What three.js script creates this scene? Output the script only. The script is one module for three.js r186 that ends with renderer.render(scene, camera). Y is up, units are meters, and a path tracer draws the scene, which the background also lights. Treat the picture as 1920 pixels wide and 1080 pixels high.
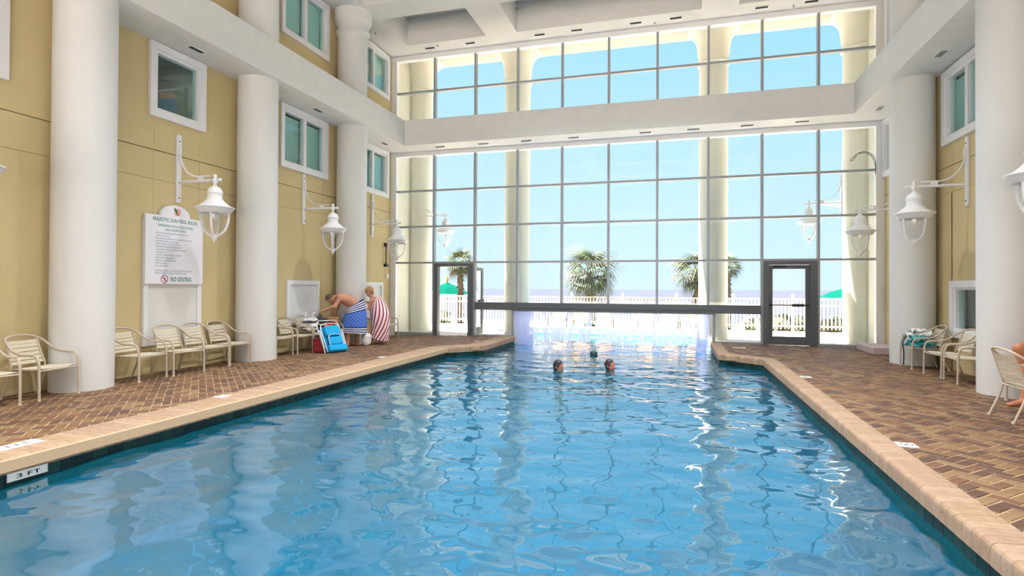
import * as THREE from 'three';
import { mergeGeometries, mergeVertices } from 'three/addons/utils/BufferGeometryUtils.js';
import { RoundedBoxGeometry } from 'three/addons/geometries/RoundedBoxGeometry.js';
import { MarchingCubes } from 'three/addons/objects/MarchingCubes.js';
import { RectAreaLightUniformsLib } from 'three/addons/lights/RectAreaLightUniformsLib.js';
import { ImprovedNoise } from 'three/addons/math/ImprovedNoise.js';

// ------------------------------------------------------------------ camera, sky, sun, exposure
const scene = new THREE.Scene();
const camera = new THREE.PerspectiveCamera(2 * Math.atan(540 / 1063.33) * 180 / Math.PI, 1920 / 1080, 0.05, 12000);
camera.position.set(0, 1.45, 0);
camera.rotation.order = 'YXZ';
camera.rotation.set(0.5548 * Math.PI / 180, 16.186 * Math.PI / 180, 0.3197 * Math.PI / 180);
camera.setViewOffset(1920, 1080, 0, 9.3, 1920, 1080);
const renderer = new THREE.WebGLRenderer({ antialias: true });
renderer.toneMapping = THREE.LinearToneMapping;
renderer.toneMappingExposure = 2.05;
renderer.shadowMap.enabled = true;
RectAreaLightUniformsLib.init();

// sky: clear summer air, paler towards the horizon, the same all round
{
  const W = 64, H = 256, d = new Float32Array(W * H * 4);
  const low = [0.50, 0.62, 0.71], mid = [0.12, 0.44, 0.72], midSun = [0.29, 0.53, 0.72], high = [0.11, 0.34, 0.66];
  const az = Math.atan2(-22 + 18, -14);   // the air is paler towards the sun
  for (let r = 0; r < H; r++) {
    const e = Math.max(0, ((r + 0.5) / H - 0.5) * 180);
    const a = Math.min(1, Math.pow(e / 28, 1.05)), b = Math.max(0, Math.min(1, (e - 28) / 62));
    for (let c = 0; c < W; c++) {
      const q = 0.5 + 0.5 * Math.cos(((c + 0.5) / W - 0.5) * 2 * Math.PI - az);
      for (let k = 0; k < 3; k++) {
        const m = mid[k] + (midSun[k] - mid[k]) * q, v = low[k] + (m - low[k]) * a;
        d[(r * W + c) * 4 + k] = (v + (high[k] - v) * b) * 0.81; d[(r * W + c) * 4 + 3] = 1;
      }
    }
  }
  const t = new THREE.DataTexture(d, W, H, THREE.RGBAFormat, THREE.FloatType);
  t.mapping = THREE.EquirectangularReflectionMapping; t.magFilter = THREE.LinearFilter; t.minFilter = THREE.LinearFilter; t.needsUpdate = true;
  scene.background = t;
}
const sun = new THREE.DirectionalLight(0xfff6e8, 30.0);
sun.position.set(-14, 40, -22); sun.target.position.set(0, 0, -18);
sun.castShadow = true; sun.shadow.mapSize.set(2048, 2048);
Object.assign(sun.shadow.camera, { left: -30, right: 30, top: 30, bottom: -30, near: 1, far: 120 });
sun.name = 'sun_light';
const DOWN = 98;   // candela of one added ceiling fill light
scene.add(sun, sun.target);

// ------------------------------------------------------------------ helpers
let seed = 7;
const rnd = () => { seed = (seed + 0x6d2b79f5) | 0; let t = Math.imul(seed ^ (seed >>> 15), 1 | seed); t = (t + Math.imul(t ^ (t >>> 7), 61 | t)) ^ t; return ((t ^ (t >>> 14)) >>> 0) / 4294967296; };
const rr = (a, b) => a + (b - a) * rnd();
const V = (x, y, z) => new THREE.Vector3(x, y, z);
const perlin = new ImprovedNoise();
const used = {};
const numbered = (n) => { const k = used[n] = (used[n] ?? -1) + 1; return k ? n + '_' + String(k).padStart(3, '0') : n; };
const col = (r, g, b) => new THREE.Color().setRGB(r, g, b);
const std = (c, roughness = 0.8, o = {}) => new THREE.MeshStandardMaterial({ color: c, roughness, ...o });
const phys = (c, roughness, o = {}) => new THREE.MeshPhysicalMaterial({ color: c, roughness, ...o });
const shadow = (m) => { m.castShadow = true; m.receiveShadow = true; return m; };
function box(x0, x1, y0, y1, z0, z1) { return new THREE.BoxGeometry(Math.abs(x1 - x0), Math.abs(y1 - y0), Math.abs(z1 - z0)).translate((x0 + x1) / 2, (y0 + y1) / 2, (z0 + z1) / 2); }
function rbox(w, h, d, r = 0.01, s = 2) { return new RoundedBoxGeometry(w, h, d, s, r); }
function strip(g) { const o = g.index ? g.toNonIndexed() : g.clone(); for (const k of Object.keys(o.attributes)) if (!['position', 'normal', 'uv'].includes(k)) o.deleteAttribute(k); if (!o.attributes.uv) o.setAttribute('uv', new THREE.BufferAttribute(new Float32Array(o.attributes.position.count * 2), 2)); return o; }
const merge = (gs) => { const l = [].concat(gs); return l.length === 1 ? l[0] : mergeGeometries(l.map(strip)); };
function part(name, gs, m, parent) { const o = shadow(new THREE.Mesh(merge(gs), m)); o.name = name; parent.add(o); return o; }
function tag(o, label, category, group) { Object.assign(o.userData, { label, category }); if (group) o.userData.group = group; return o; }
function thing(name, label, category, pos = [0, 0, 0], turn = 0, group) { const o = new THREE.Group(); o.name = numbered(name); scene.add(o); o.position.set(...pos); o.rotation.y = turn; return tag(o, label, category, group); }
function solo(name, gs, m, label, category, group) { const o = part(numbered(name), gs, m, scene); return tag(o, label, category, group); }
function structGroup(name, label, category) { const o = new THREE.Group(); o.name = name; scene.add(o); o.userData.kind = 'structure'; return tag(o, label, category); }
function struct(name, gs, m, label, category, parent = scene) { const o = part(name, gs, m, parent); if (parent === scene) { o.userData.kind = 'structure'; tag(o, label, category); } return o; }
function stuff(o) { o.userData.kind = 'stuff'; return o; }
function copy(o, label, pos, turn) { const c = o.clone(); c.name = numbered(o.name.replace(/_\d{3}$/, '')); c.userData = { ...o.userData, label }; scene.add(c); c.position.set(...pos); c.rotation.y = turn; return c; }
function tube(pts, r, seg = 40, rad = 8, closed = false, tension = 0.5) { return new THREE.TubeGeometry(new THREE.CatmullRomCurve3(pts.map((p) => V(...p)), closed, 'centripetal', tension), seg, r, rad, closed); }
function bar(a, b, r, rad = 8, r2 = r) { const d = V(...b).sub(V(...a)), l = d.length(); return new THREE.CylinderGeometry(r2, r, l, rad).applyMatrix4(new THREE.Matrix4().makeRotationFromQuaternion(new THREE.Quaternion().setFromUnitVectors(V(0, 1, 0), d.normalize()))).translate((a[0] + b[0]) / 2, (a[1] + b[1]) / 2, (a[2] + b[2]) / 2); }
function beamBox(a, b, w, h) { const A = V(...a), d = V(...b).sub(A), l = d.length(); const g = new THREE.BoxGeometry(w, h, l); const m = new THREE.Matrix4().lookAt(V(0, 0, 0), d, V(0, 1, 0)); return g.applyMatrix4(m).translate(A.x + d.x / 2, A.y + d.y / 2, A.z + d.z / 2); }
const lathe = (pts, seg = 24) => new THREE.LatheGeometry(pts.map((p) => new THREE.Vector2(...p)), seg);

// uv in metres from position, for box-like surfaces
function worldUV(g, s = 1) {
  const o = g.index ? g.toNonIndexed() : g; o.computeVertexNormals();
  const p = o.attributes.position, n = o.attributes.normal, uv = new Float32Array(p.count * 2);
  for (let i = 0; i < p.count; i++) {
    const ax = Math.abs(n.getX(i)), ay = Math.abs(n.getY(i)), az = Math.abs(n.getZ(i));
    const [u, v] = ax >= ay && ax >= az ? [p.getZ(i), p.getY(i)] : ay >= az ? [p.getX(i), p.getZ(i)] : [p.getX(i), p.getY(i)];
    uv[i * 2] = u * s; uv[i * 2 + 1] = v * s;
  }
  o.setAttribute('uv', new THREE.BufferAttribute(uv, 2));
  return o;
}
// tiling grain texture: value noise of a few octaves around 1
function grain(size, octaves, amount, tint = [1, 1, 1], linear = false) {
  const d = new Uint8Array(size * size * 4), lay = octaves.map(([cells, w]) => { const g = new Float32Array(cells * cells).map(() => rnd()); return [cells, w, g]; });
  let tot = 0; for (const [, w] of octaves) tot += w;
  for (let y = 0; y < size; y++) for (let x = 0; x < size; x++) {
    let s = 0;
    for (const [c, w, g] of lay) {
      const fx = x / size * c, fy = y / size * c, x0 = Math.floor(fx), y0 = Math.floor(fy), tx = fx - x0, ty = fy - y0, a = tx * tx * (3 - 2 * tx), b = ty * ty * (3 - 2 * ty);
      const at = (i, j) => g[(j % c) * c + (i % c)];
      s += w * ((at(x0, y0) * (1 - a) + at(x0 + 1, y0) * a) * (1 - b) + (at(x0, y0 + 1) * (1 - a) + at(x0 + 1, y0 + 1) * a) * b);
    }
    const v = 1 + (s / tot - 0.5) * amount * 2;
    for (let k = 0; k < 3; k++) d[(y * size + x) * 4 + k] = Math.max(0, Math.min(255, 255 * v * tint[k] * (linear ? 1 : 0.9)));
    d[(y * size + x) * 4 + 3] = 255;
  }
  const t = new THREE.DataTexture(d, size, size); t.wrapS = t.wrapT = THREE.RepeatWrapping; t.magFilter = THREE.LinearFilter; t.minFilter = THREE.LinearFilter; t.needsUpdate = true;
  if (!linear) t.colorSpace = THREE.SRGBColorSpace;
  return t;
}
function canvasTex(w, h, draw) { const c = document.createElement('canvas'); c.width = w; c.height = h; draw(c.getContext('2d'), w, h); const t = new THREE.CanvasTexture(c); t.colorSpace = THREE.SRGBColorSpace; t.magFilter = THREE.LinearFilter; return t; }

// ------------------------------------------------------------------ materials
const stuccoBump = grain(256, [[64, 1], [128, 1], [32, 0.6]], 0.5, [1, 1, 1], true);
const stuccoTone = grain(256, [[4, 1], [9, 0.7], [64, 0.4]], 0.022);
const M = {
  white: std(col(0.90, 0.90, 0.89), 0.62, { bumpMap: stuccoBump, bumpScale: 0.0006, map: stuccoTone }),
  tan: std(col(0.82, 0.67, 0.36), 0.8, { bumpMap: stuccoBump, bumpScale: 0.0015, map: stuccoTone }),
  groove: std(col(0.16, 0.12, 0.06), 0.9),
  frameWhite: std(col(0.82, 0.82, 0.84), 0.4),
  alu: std(col(0.34, 0.36, 0.38), 0.42, { metalness: 0.25 }),
  bronze: std(col(0.12, 0.13, 0.14), 0.45, { metalness: 0.3 }),
  glass: phys(col(0.90, 0.96, 0.98), 0.0, { transmission: 1, thickness: 0, ior: 1.5, side: THREE.DoubleSide }),
  clearGlass: phys(col(0.97, 0.98, 0.98), 0.0, { transmission: 1, thickness: 0, ior: 1.5, side: THREE.DoubleSide }),
  lampWhite: std(col(0.84, 0.84, 0.87), 0.38),
  black: std(col(0.02, 0.02, 0.022), 0.5),
  dark: std(col(0.05, 0.055, 0.06), 0.7),
  vent: std(col(0.2, 0.21, 0.2), 0.6, { metalness: 0.3 }),
  plaster: std(col(0.22, 0.66, 0.80), 0.7, { map: grain(256, [[6, 1], [20, 0.8], [80, 0.4]], 0.12) }),
  coping: [[0.43, 0.28, 0.185], [0.41, 0.265, 0.17], [0.47, 0.32, 0.21], [0.42, 0.285, 0.17]].map((c) => std(col(...c), 0.75, { map: grain(128, [[8, 1], [40, 0.8]], 0.10) })),
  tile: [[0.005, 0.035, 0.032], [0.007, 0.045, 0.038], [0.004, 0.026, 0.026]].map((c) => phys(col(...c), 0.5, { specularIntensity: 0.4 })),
  grout: std(col(0.30, 0.30, 0.27), 0.9),
  tubeFrame: std(col(0.55, 0.46, 0.36), 0.4),
  strap: std(col(0.66, 0.60, 0.46), 0.5),
  skin: std(col(0.62, 0.30, 0.19), 0.55),
  skin2: std(col(0.58, 0.25, 0.16), 0.55),
};

// ------------------------------------------------------------------ main dimensions
const XL = -8.83, XR = 5.05, ZG = -16.44, ZB = 5.5, YB0 = 5.76, YB1 = 6.52, YC = 8.85, YT = 9.68;
const BL = -7.93, BR = 4.15;                       // inner faces of the gallery beams
const colZ = [-13.45, -9.88, -6.28, -2.68, 0.92, 4.5], CX = [-8.42, 4.64], CR = 0.395;
const PXL = -5.35, PXR = 1.73, NXL = -4.65, NXR = 0.9, WATER = -0.22;   // pool edges
const deckY = (x) => x < -5.79 ? -0.065 * (-5.79 - x) / 3.04 : x > 1.97 ? -0.05 * (x - 1.97) / 3.08 : 0;

// ------------------------------------------------------------------ shell: side walls
function windowUnit(parent, X, s, z0, z1, y0, y1, split, blind) {   // s = +1: opens towards +x
  const zs = Math.min(z0, z1), ze = Math.max(z0, z1), fw = 0.12;
  const g = (a, b, c, d, p) => box(X - 0.16 * s, X + p * s, c, d, a, b);
  const fr = part('window_frame', [g(zs, ze, y0, y0 + fw, 0.06), g(zs, ze, y1 - fw, y1, 0.06), g(zs, zs + fw, y0 + fw, y1 - fw, 0.06), g(ze - fw, ze, y0 + fw, y1 - fw, 0.06)], M.frameWhite, parent);
  const iz0 = zs + fw, iz1 = ze - fw, iy0 = y0 + fw, iy1 = y1 - fw, sw = 0.05;
  const sash = (a, b) => [box(X - 0.1 * s, X + 0.02 * s, iy0, iy0 + sw, a, b), box(X - 0.1 * s, X + 0.02 * s, iy1 - sw, iy1, a, b), box(X - 0.1 * s, X + 0.02 * s, iy0 + sw, iy1 - sw, a, a + sw), box(X - 0.1 * s, X + 0.02 * s, iy0 + sw, iy1 - sw, b - sw, b)];
  const zm = (iz0 + iz1) / 2, spans = split ? [[iz0, zm], [zm, iz1]] : [[iz0, iz1]];
  for (const [a, b] of spans) {
    part('sash', sash(a, b), M.frameWhite, parent);
    part('pane', new THREE.PlaneGeometry(b - a - 2 * sw, iy1 - iy0 - 2 * sw).rotateY(s * Math.PI / 2).translate(X - 0.04 * s, (iy0 + iy1) / 2, (a + b) / 2), M.sideGlass, parent);
    if (blind) {
      const sl = []; const n = Math.floor((iy1 - iy0 - 0.1) / 0.05);
      for (let k = 0; k < n; k++) sl.push(new THREE.BoxGeometry(0.045, 0.004, b - a - 2 * sw - 0.02).rotateZ(s * 0.75).translate(X - 0.13 * s, iy0 + 0.08 + k * 0.05, (a + b) / 2));
      stuff(part('blind_slats', sl, M.blind, parent));
    }
  }
  part('room_recess', [box(X - 2.95 * s, X - 2.9 * s, y0 - 0.1, y1 + 0.1, zs - 0.1, ze + 0.1), box(X - 2.9 * s, X - 0.25 * s, y0 - 0.1, y0 - 0.05, zs - 0.1, ze + 0.1), box(X - 2.9 * s, X - 0.25 * s, y1 + 0.05, y1 + 0.1, zs - 0.1, ze + 0.1), box(X - 2.9 * s, X - 0.25 * s, y0 - 0.1, y1 + 0.1, zs - 0.1, zs - 0.05), box(X - 2.9 * s, X - 0.25 * s, y0 - 0.1, y1 + 0.1, ze + 0.05, ze + 0.1)], M.roomDark, parent);
  return fr;
}
M.sideGlass = phys(col(0.72, 0.95, 0.92), 0.0, { transmission: 1, thickness: 0, ior: 1.7, side: THREE.DoubleSide });
M.blind = std(col(0.62, 0.80, 0.76), 0.7);
M.roomDark = std(col(0.52, 0.52, 0.48), 0.9);

const winNear = (w) => { const z = (w[0] + w[1]) / 2; return z < -14 ? 'next to the glass wall' : z < -10.5 ? 'in the bay with the end column' : z < -7 ? 'in the bay past the middle column' : 'in the bay nearest the rear opening'; };
function sideWall(side) {
  const s = side === 'left' ? 1 : -1, X = side === 'left' ? XL : XR;
  const wall = structGroup('wall_' + side, side === 'left' ? 'tan stucco side wall with panel joints behind the rules sign' : 'tan stucco side wall with panel joints behind the chair with the towel', 'wall');
  // window list: [z0, z1, y0, y1, split, blind]
  const wl = [];
  const push = (z0, z1, y0, y1, a, b) => wl.push([z0, z1, y0, y1, a, b]);
  if (side === 'left') {
    push(-7.67, -8.88, 4.44, 5.75, false, false);
    push(-11.06, -12.9, 4.26, 5.75, true, true); push(-14.33, -16.17, 4.29, 5.75, true, true);
    push(-11.05, -12.91, 7.38, 8.82, true, true); push(-14.33, -16.18, 7.4, 8.8, true, true); push(-7.4, -9.2, 7.38, 8.82, true, true);
    push(-3.7, -5.5, 4.26, 5.75, true, true); push(-3.7, -5.5, 7.38, 8.82, true, true);
  } else {
    push(-11.2, -13.05, 4.28, 5.72, true, true); push(-14.5, -16.38, 4.3, 5.75, true, true); push(-7.6, -9.1, 4.28, 5.72, true, true);
    push(-11.1, -12.9, 7.38, 8.8, true, true); push(-14.4, -16.2, 7.38, 8.8, true, true); push(-7.5, -9.3, 7.38, 8.8, true, true);
    push(-11.1, -12.72, 0.58, 1.64, false, false); push(-3.7, -5.5, 4.26, 5.75, true, true);
  }
  // panels between joints
  const zs = [ZG, -14.3, -12.72, -11.0, -8.78, -7.79, -6.28, -4.6, -2.68, -0.9, 0.92, 2.7, ZB];
  const rows = [[-0.15, 3.34, 0.006, true], [3.34, 3.85, 0.006, true], [3.85, 4.2, 0.012, true]];
  const panel = (z0, z1, y0, y1, gl, gb) => {
    const sh = new THREE.Shape(); const a = Math.min(z0, z1) + gl / 2, b = Math.max(z0, z1) - gl / 2, lo = y0 + gb, hi = y1;
    sh.moveTo(a, lo); sh.lineTo(b, lo); sh.lineTo(b, hi); sh.lineTo(a, hi); sh.closePath();
    for (const [wz0, wz1, wy0, wy1] of wl) {
      const h0 = Math.min(wz0, wz1) + 0.03, h1 = Math.max(wz0, wz1) - 0.03, k0 = wy0 + 0.03, k1 = wy1 - 0.03;
      if (h0 > a && h1 < b && k0 > lo && k1 < hi) { const p = new THREE.Path(); p.moveTo(h0, k0); p.lineTo(h0, k1); p.lineTo(h1, k1); p.lineTo(h1, k0); p.closePath(); sh.holes.push(p); }
    }
    const g = new THREE.ExtrudeGeometry(sh, { depth: 0.03, bevelEnabled: false });
    // shape (z, y) -> world
    g.applyMatrix4(new THREE.Matrix4().set(0, 0, s, X - (s > 0 ? 0.03 : -0.03), 0, 1, 0, 0, 1, 0, 0, 0, 0, 0, 0, 1));
    if (s > 0) { const ix = g.attributes.position; for (let i = 0; i < ix.count; i += 3) { for (const at of [g.attributes.position, g.attributes.normal, g.attributes.uv]) { const t = []; for (let k = 0; k < at.itemSize; k++) t.push(at.array[(i + 1) * at.itemSize + k]); for (let k = 0; k < at.itemSize; k++) { at.array[(i + 1) * at.itemSize + k] = at.array[(i + 2) * at.itemSize + k]; at.array[(i + 2) * at.itemSize + k] = t[k]; } } } }
    part('wall_panel', worldUV(g, 0.5), M.tan, wall);
  };
  for (const [y0, y1, gb, vert] of rows) for (let i = 0; i < zs.length - 1; i++) {
    if (side === 'right' && y0 < 0 && zs[i] === -12.72) continue;
    panel(zs[i], zs[i + 1], y0, y1, 0.006, gb);
  }
  if (side === 'right') panel(-12.76, -11.0, -0.15, 3.34, 0.006, 0.006);
  const bays = [ZG, -13.45, -9.88, -6.28, -2.68, 0.92, ZB];
  for (let i = 0; i < bays.length - 1; i++) { panel(bays[i], bays[i + 1], 4.2, 5.85, 0, 0); panel(bays[i], bays[i + 1], 6.4, YC + 0.05, 0, 0); }
  // lip over the main joint
  part('joint_strip', box(X - 0.01 * s, X + 0.008 * s, 3.862, 3.95, ZG, ZB), M.tan, wall);
  // backing behind the joints, with the same openings
  const sh = new THREE.Shape(); sh.moveTo(ZG - 0.3, -0.3); sh.lineTo(ZB, -0.3); sh.lineTo(ZB, YC + 0.4); sh.lineTo(ZG - 0.3, YC + 0.4); sh.closePath();
  for (const [wz0, wz1, wy0, wy1] of wl) { const p = new THREE.Path(), h0 = Math.min(wz0, wz1) + 0.03, h1 = Math.max(wz0, wz1) - 0.03; p.moveTo(h0, wy0 + 0.03); p.lineTo(h0, wy1 - 0.03); p.lineTo(h1, wy1 - 0.03); p.lineTo(h1, wy0 + 0.03); p.closePath(); sh.holes.push(p); }
  const bg = new THREE.ExtrudeGeometry(sh, { depth: 0.2, bevelEnabled: false });
  bg.applyMatrix4(new THREE.Matrix4().set(0, 0, -s, X - s * 0.035, 0, 1, 0, 0, 1, 0, 0, 0, 0, 0, 0, 1));
  part('wall_core', worldUV(bg), M.groove, wall);
  // windows
  wl.forEach((w, i) => {
    const g = structGroup('window_' + (side === 'left' ? 10 + i : 30 + i), (w[5] ? 'white framed side window with closed blinds, ' : 'white framed fixed side window, ') + winNear(w) + ', ' + (w[2] < 2 ? 'low on the wall behind the chairs' : w[2] > 6 ? 'above the gallery beam' : 'below the gallery beam') + (side === 'left' ? ', sign side' : ', towel side'), 'window');
    windowUnit(g, X, s, ...w);
  });
}
sideWall('left'); sideWall('right');

// ------------------------------------------------------------------ gallery beam ring, ceiling coffers
{
  const g = structGroup('trim_1', 'white gallery beam running round the hall between the two window tiers', 'beam');
  part('beam_left', worldUV(box(XL - 0.02, BL, YB0, YB1, ZG + 0.02, ZB)), M.white, g);
  part('beam_right', worldUV(box(BR, XR + 0.02, YB0, YB1, ZG + 0.02, ZB)), M.white, g);
  part('beam_glass_side', worldUV(box(BL, BR, YB0, YB1, ZG + 0.06, ZG + 0.88)), M.white, g);
  part('beam_rear', worldUV(box(BL, BR, YB0, YB1, ZB - 0.9, ZB)), M.white, g);
  const c = structGroup('ceiling', 'white coffered ceiling with deep recesses over the pool', 'ceiling');
  const cz = [[-15.67, -13.95], [-13.14, -10.35], [-9.45, -6.75], [-5.85, -3.15], [-2.25, 0.45], [1.35, 4.5]];
  const cx = [[-7.92, -5.38], [-4.45, 0.61], [1.53, 4.07]];
  const zb = [[ZG - 0.05, cz[0][0]]]; for (let i = 0; i < cz.length; i++) zb.push([cz[i][1], i + 1 < cz.length ? cz[i + 1][0] : ZB + 0.2]);
  for (const [a, b] of zb) part('cross_beam', worldUV(box(XL - 0.25, XR + 0.25, YC, YT, a, b)), M.white, c);
  const xb = [[XL - 0.25, cx[0][0]], [cx[0][1], cx[1][0]], [cx[1][1], cx[2][0]], [cx[2][1], XR + 0.25]];
  for (const [z0, z1] of cz) for (const [a, b] of xb) part('long_beam', worldUV(box(a, b, YC, YT, z0, z1)), M.white, c);
  part('ceiling_slab', worldUV(box(XL - 0.25, XR + 0.25, YT, YT + 0.25, ZG - 0.05, ZB + 0.2)), M.white, c);
  for (const [x0, x1] of cx) for (const [z0, z1] of cz) {
    const y = YT - 0.16, t = 0.05, h = 0.05;
    part('coffer_moulding', [box(x0, x1, y, y + h, z0, z0 + t), box(x0, x1, y, y + h, z1 - t, z1), box(x0, x0 + t, y, y + h, z0, z1), box(x1 - t, x1, y, y + h, z0, z1)], M.white, c);
  }
}
// unseen fill lights added in the middle coffers, two across, to brighten the hall
{
  const glow = std(col(0.9, 0.9, 0.88), 0.6, { emissive: col(1, 0.97, 0.92), emissiveIntensity: 3 });
  for (const x of [-3.5, -0.35]) for (const z of [-11.75, -8.1, -4.5, -0.9, 2.9]) {
    const t = thing('added_fill_light', 'added unseen round fill light in the top of a middle ceiling coffer', 'light', [x, YT, z], 0, 'added fill lights in the coffers');
    part('fill_lens', new THREE.CylinderGeometry(0.17, 0.17, 0.01, 24).translate(0, -0.04, 0), glow, t);
    part('trim_ring', lathe([[0.17, -0.03], [0.17, -0.09], [0.22, -0.09], [0.24, -0.02], [0.24, 0]], 32), M.frameWhite, t);
    const l = new THREE.SpotLight(col(0.98, 0.98, 1.0), DOWN, 0, 0.9, 0.8, 2); l.name = 'fill_downlight'; l.position.set(0, -0.06, 0); l.target.position.set(0, -9, 0); l.shadow.radius = 8; l.castShadow = true; t.add(l, l.target);
  }
}
// columns
{
  let k = 0;
  CX.forEach((x, si) => colZ.forEach((z, i) => {
    const near = si ? 'right' : 'left';
    const where = si === 0 ? ['beside the two wrapped bathers', 'between the chair rows on the sign side', 'at the end of the chair row before the rules sign', 'sign side, beyond the first chairs', 'sign side, near the rear opening', 'sign side, at the rear wall'][i] : ['beside the towel chair', 'beside the seated person', 'towel side, beyond the single chair', 'towel side, mid pool', 'towel side, near the rear opening', 'towel side, at the rear wall'][i];
    const lo = thing('round_column', 'stout round white column under the gallery beam, ' + where, 'column', [x, 0, z], 0);
    lo.userData.kind = 'structure';
    part('shaft', new THREE.CylinderGeometry(CR, CR, YB0 + 0.1, 48, 1).translate(0, YB0 / 2 - 0.05, 0), M.white, lo);
    const up = thing('upper_column', 'round white upper column with ringed capital, ' + where, 'column', [x, YB1, z], 0);
    up.userData.kind = 'structure';
    const H = YC - YB1, r = CR - 0.005;
    part('shaft', new THREE.CylinderGeometry(r, r, H, 48, 1).translate(0, H / 2, 0), M.white, up);
    part('capital', lathe([[r, H - 0.62], [r + 0.05, H - 0.60], [r + 0.06, H - 0.57], [r + 0.05, H - 0.54], [r + 0.015, H - 0.52], [r + 0.015, H - 0.36], [r + 0.07, H - 0.32], [r + 0.1, H - 0.24], [r + 0.11, H - 0.2], [r + 0.11, H - 0.0]], 48), M.white, up);
  }));
}
// soffit fixtures
{
  const mk = (x, y, z, turn, label, group) => {
    const t = thing('soffit_grille', label, 'grille', [x, y, z], turn, group);
    part('grille_rim', [box(-0.17, 0.17, -0.012, 0.003, -0.075, -0.06), box(-0.17, 0.17, -0.012, 0.003, 0.06, 0.075), box(-0.17, -0.155, -0.012, 0.003, -0.06, 0.06), box(0.155, 0.17, -0.012, 0.003, -0.06, 0.06)], M.frameWhite, t);
    const bl = []; for (let i = 0; i < 5; i++) bl.push(new THREE.BoxGeometry(0.31, 0.003, 0.022).rotateX(0.6).translate(0, -0.004, -0.048 + i * 0.024));
    part('louvre', bl, M.vent, t);
    part('grille_back', box(-0.155, 0.155, -0.001, 0.002, -0.06, 0.06), M.dark, t);
  };
  for (const x of [-6.93, -5.53, -4.22, -2.83, -0.84, 0.42, 1.76, 3.07]) mk(x, YB0, -15.93, 0, 'small grey louvred grille in the gallery beam soffit along the glass wall', 'grilles under the gallery beam along the glass');
  for (const [z, w] of [[-8.25, 'over the window above the rules sign'], [-11.89, 'over the lantern by the chairs with bags'], [-15.16, 'over the wall lantern next to the glass'], [-4.6, 'over the chairs before the first column']]) mk(-8.39, YB0, z, Math.PI / 2, 'small grey louvred grille in the soffit ' + w, 'grilles over the sign wall');
  for (const [z, w] of [[-15.25, 'over the pink step block'], [-12.01, 'over the towel chair'], [-8.4, 'over the chair facing the wall'], [-4.6, 'over the empty deck past the single chair']]) mk(4.6, YB0, z, Math.PI / 2, 'small grey louvred grille in the soffit ' + w, 'grilles over the towel side wall');
  for (const x of [-7.32, -6.0, -3.85, -2.76, -1.11, -0.04, 2.12, 3.3]) mk(x, YC, -16.0, 0, 'small grey louvred grille in the ceiling edge above the top windows', 'grilles along the ceiling edge');
  for (const [x, z] of [[-7.0, -15.85], [-8.4, -14.6], [-0.6, -16.1], [2.9, -16.1]]) solo('sprinkler_head', [new THREE.CylinderGeometry(0.012, 0.012, 0.04, 8).translate(x, YC - 0.02, z), new THREE.CylinderGeometry(0.03, 0.03, 0.004, 10).translate(x, YC - 0.042, z)], M.vent, 'tiny round sprinkler head on the ceiling edge', 'sprinkler', 'ceiling sprinklers');
}

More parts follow.
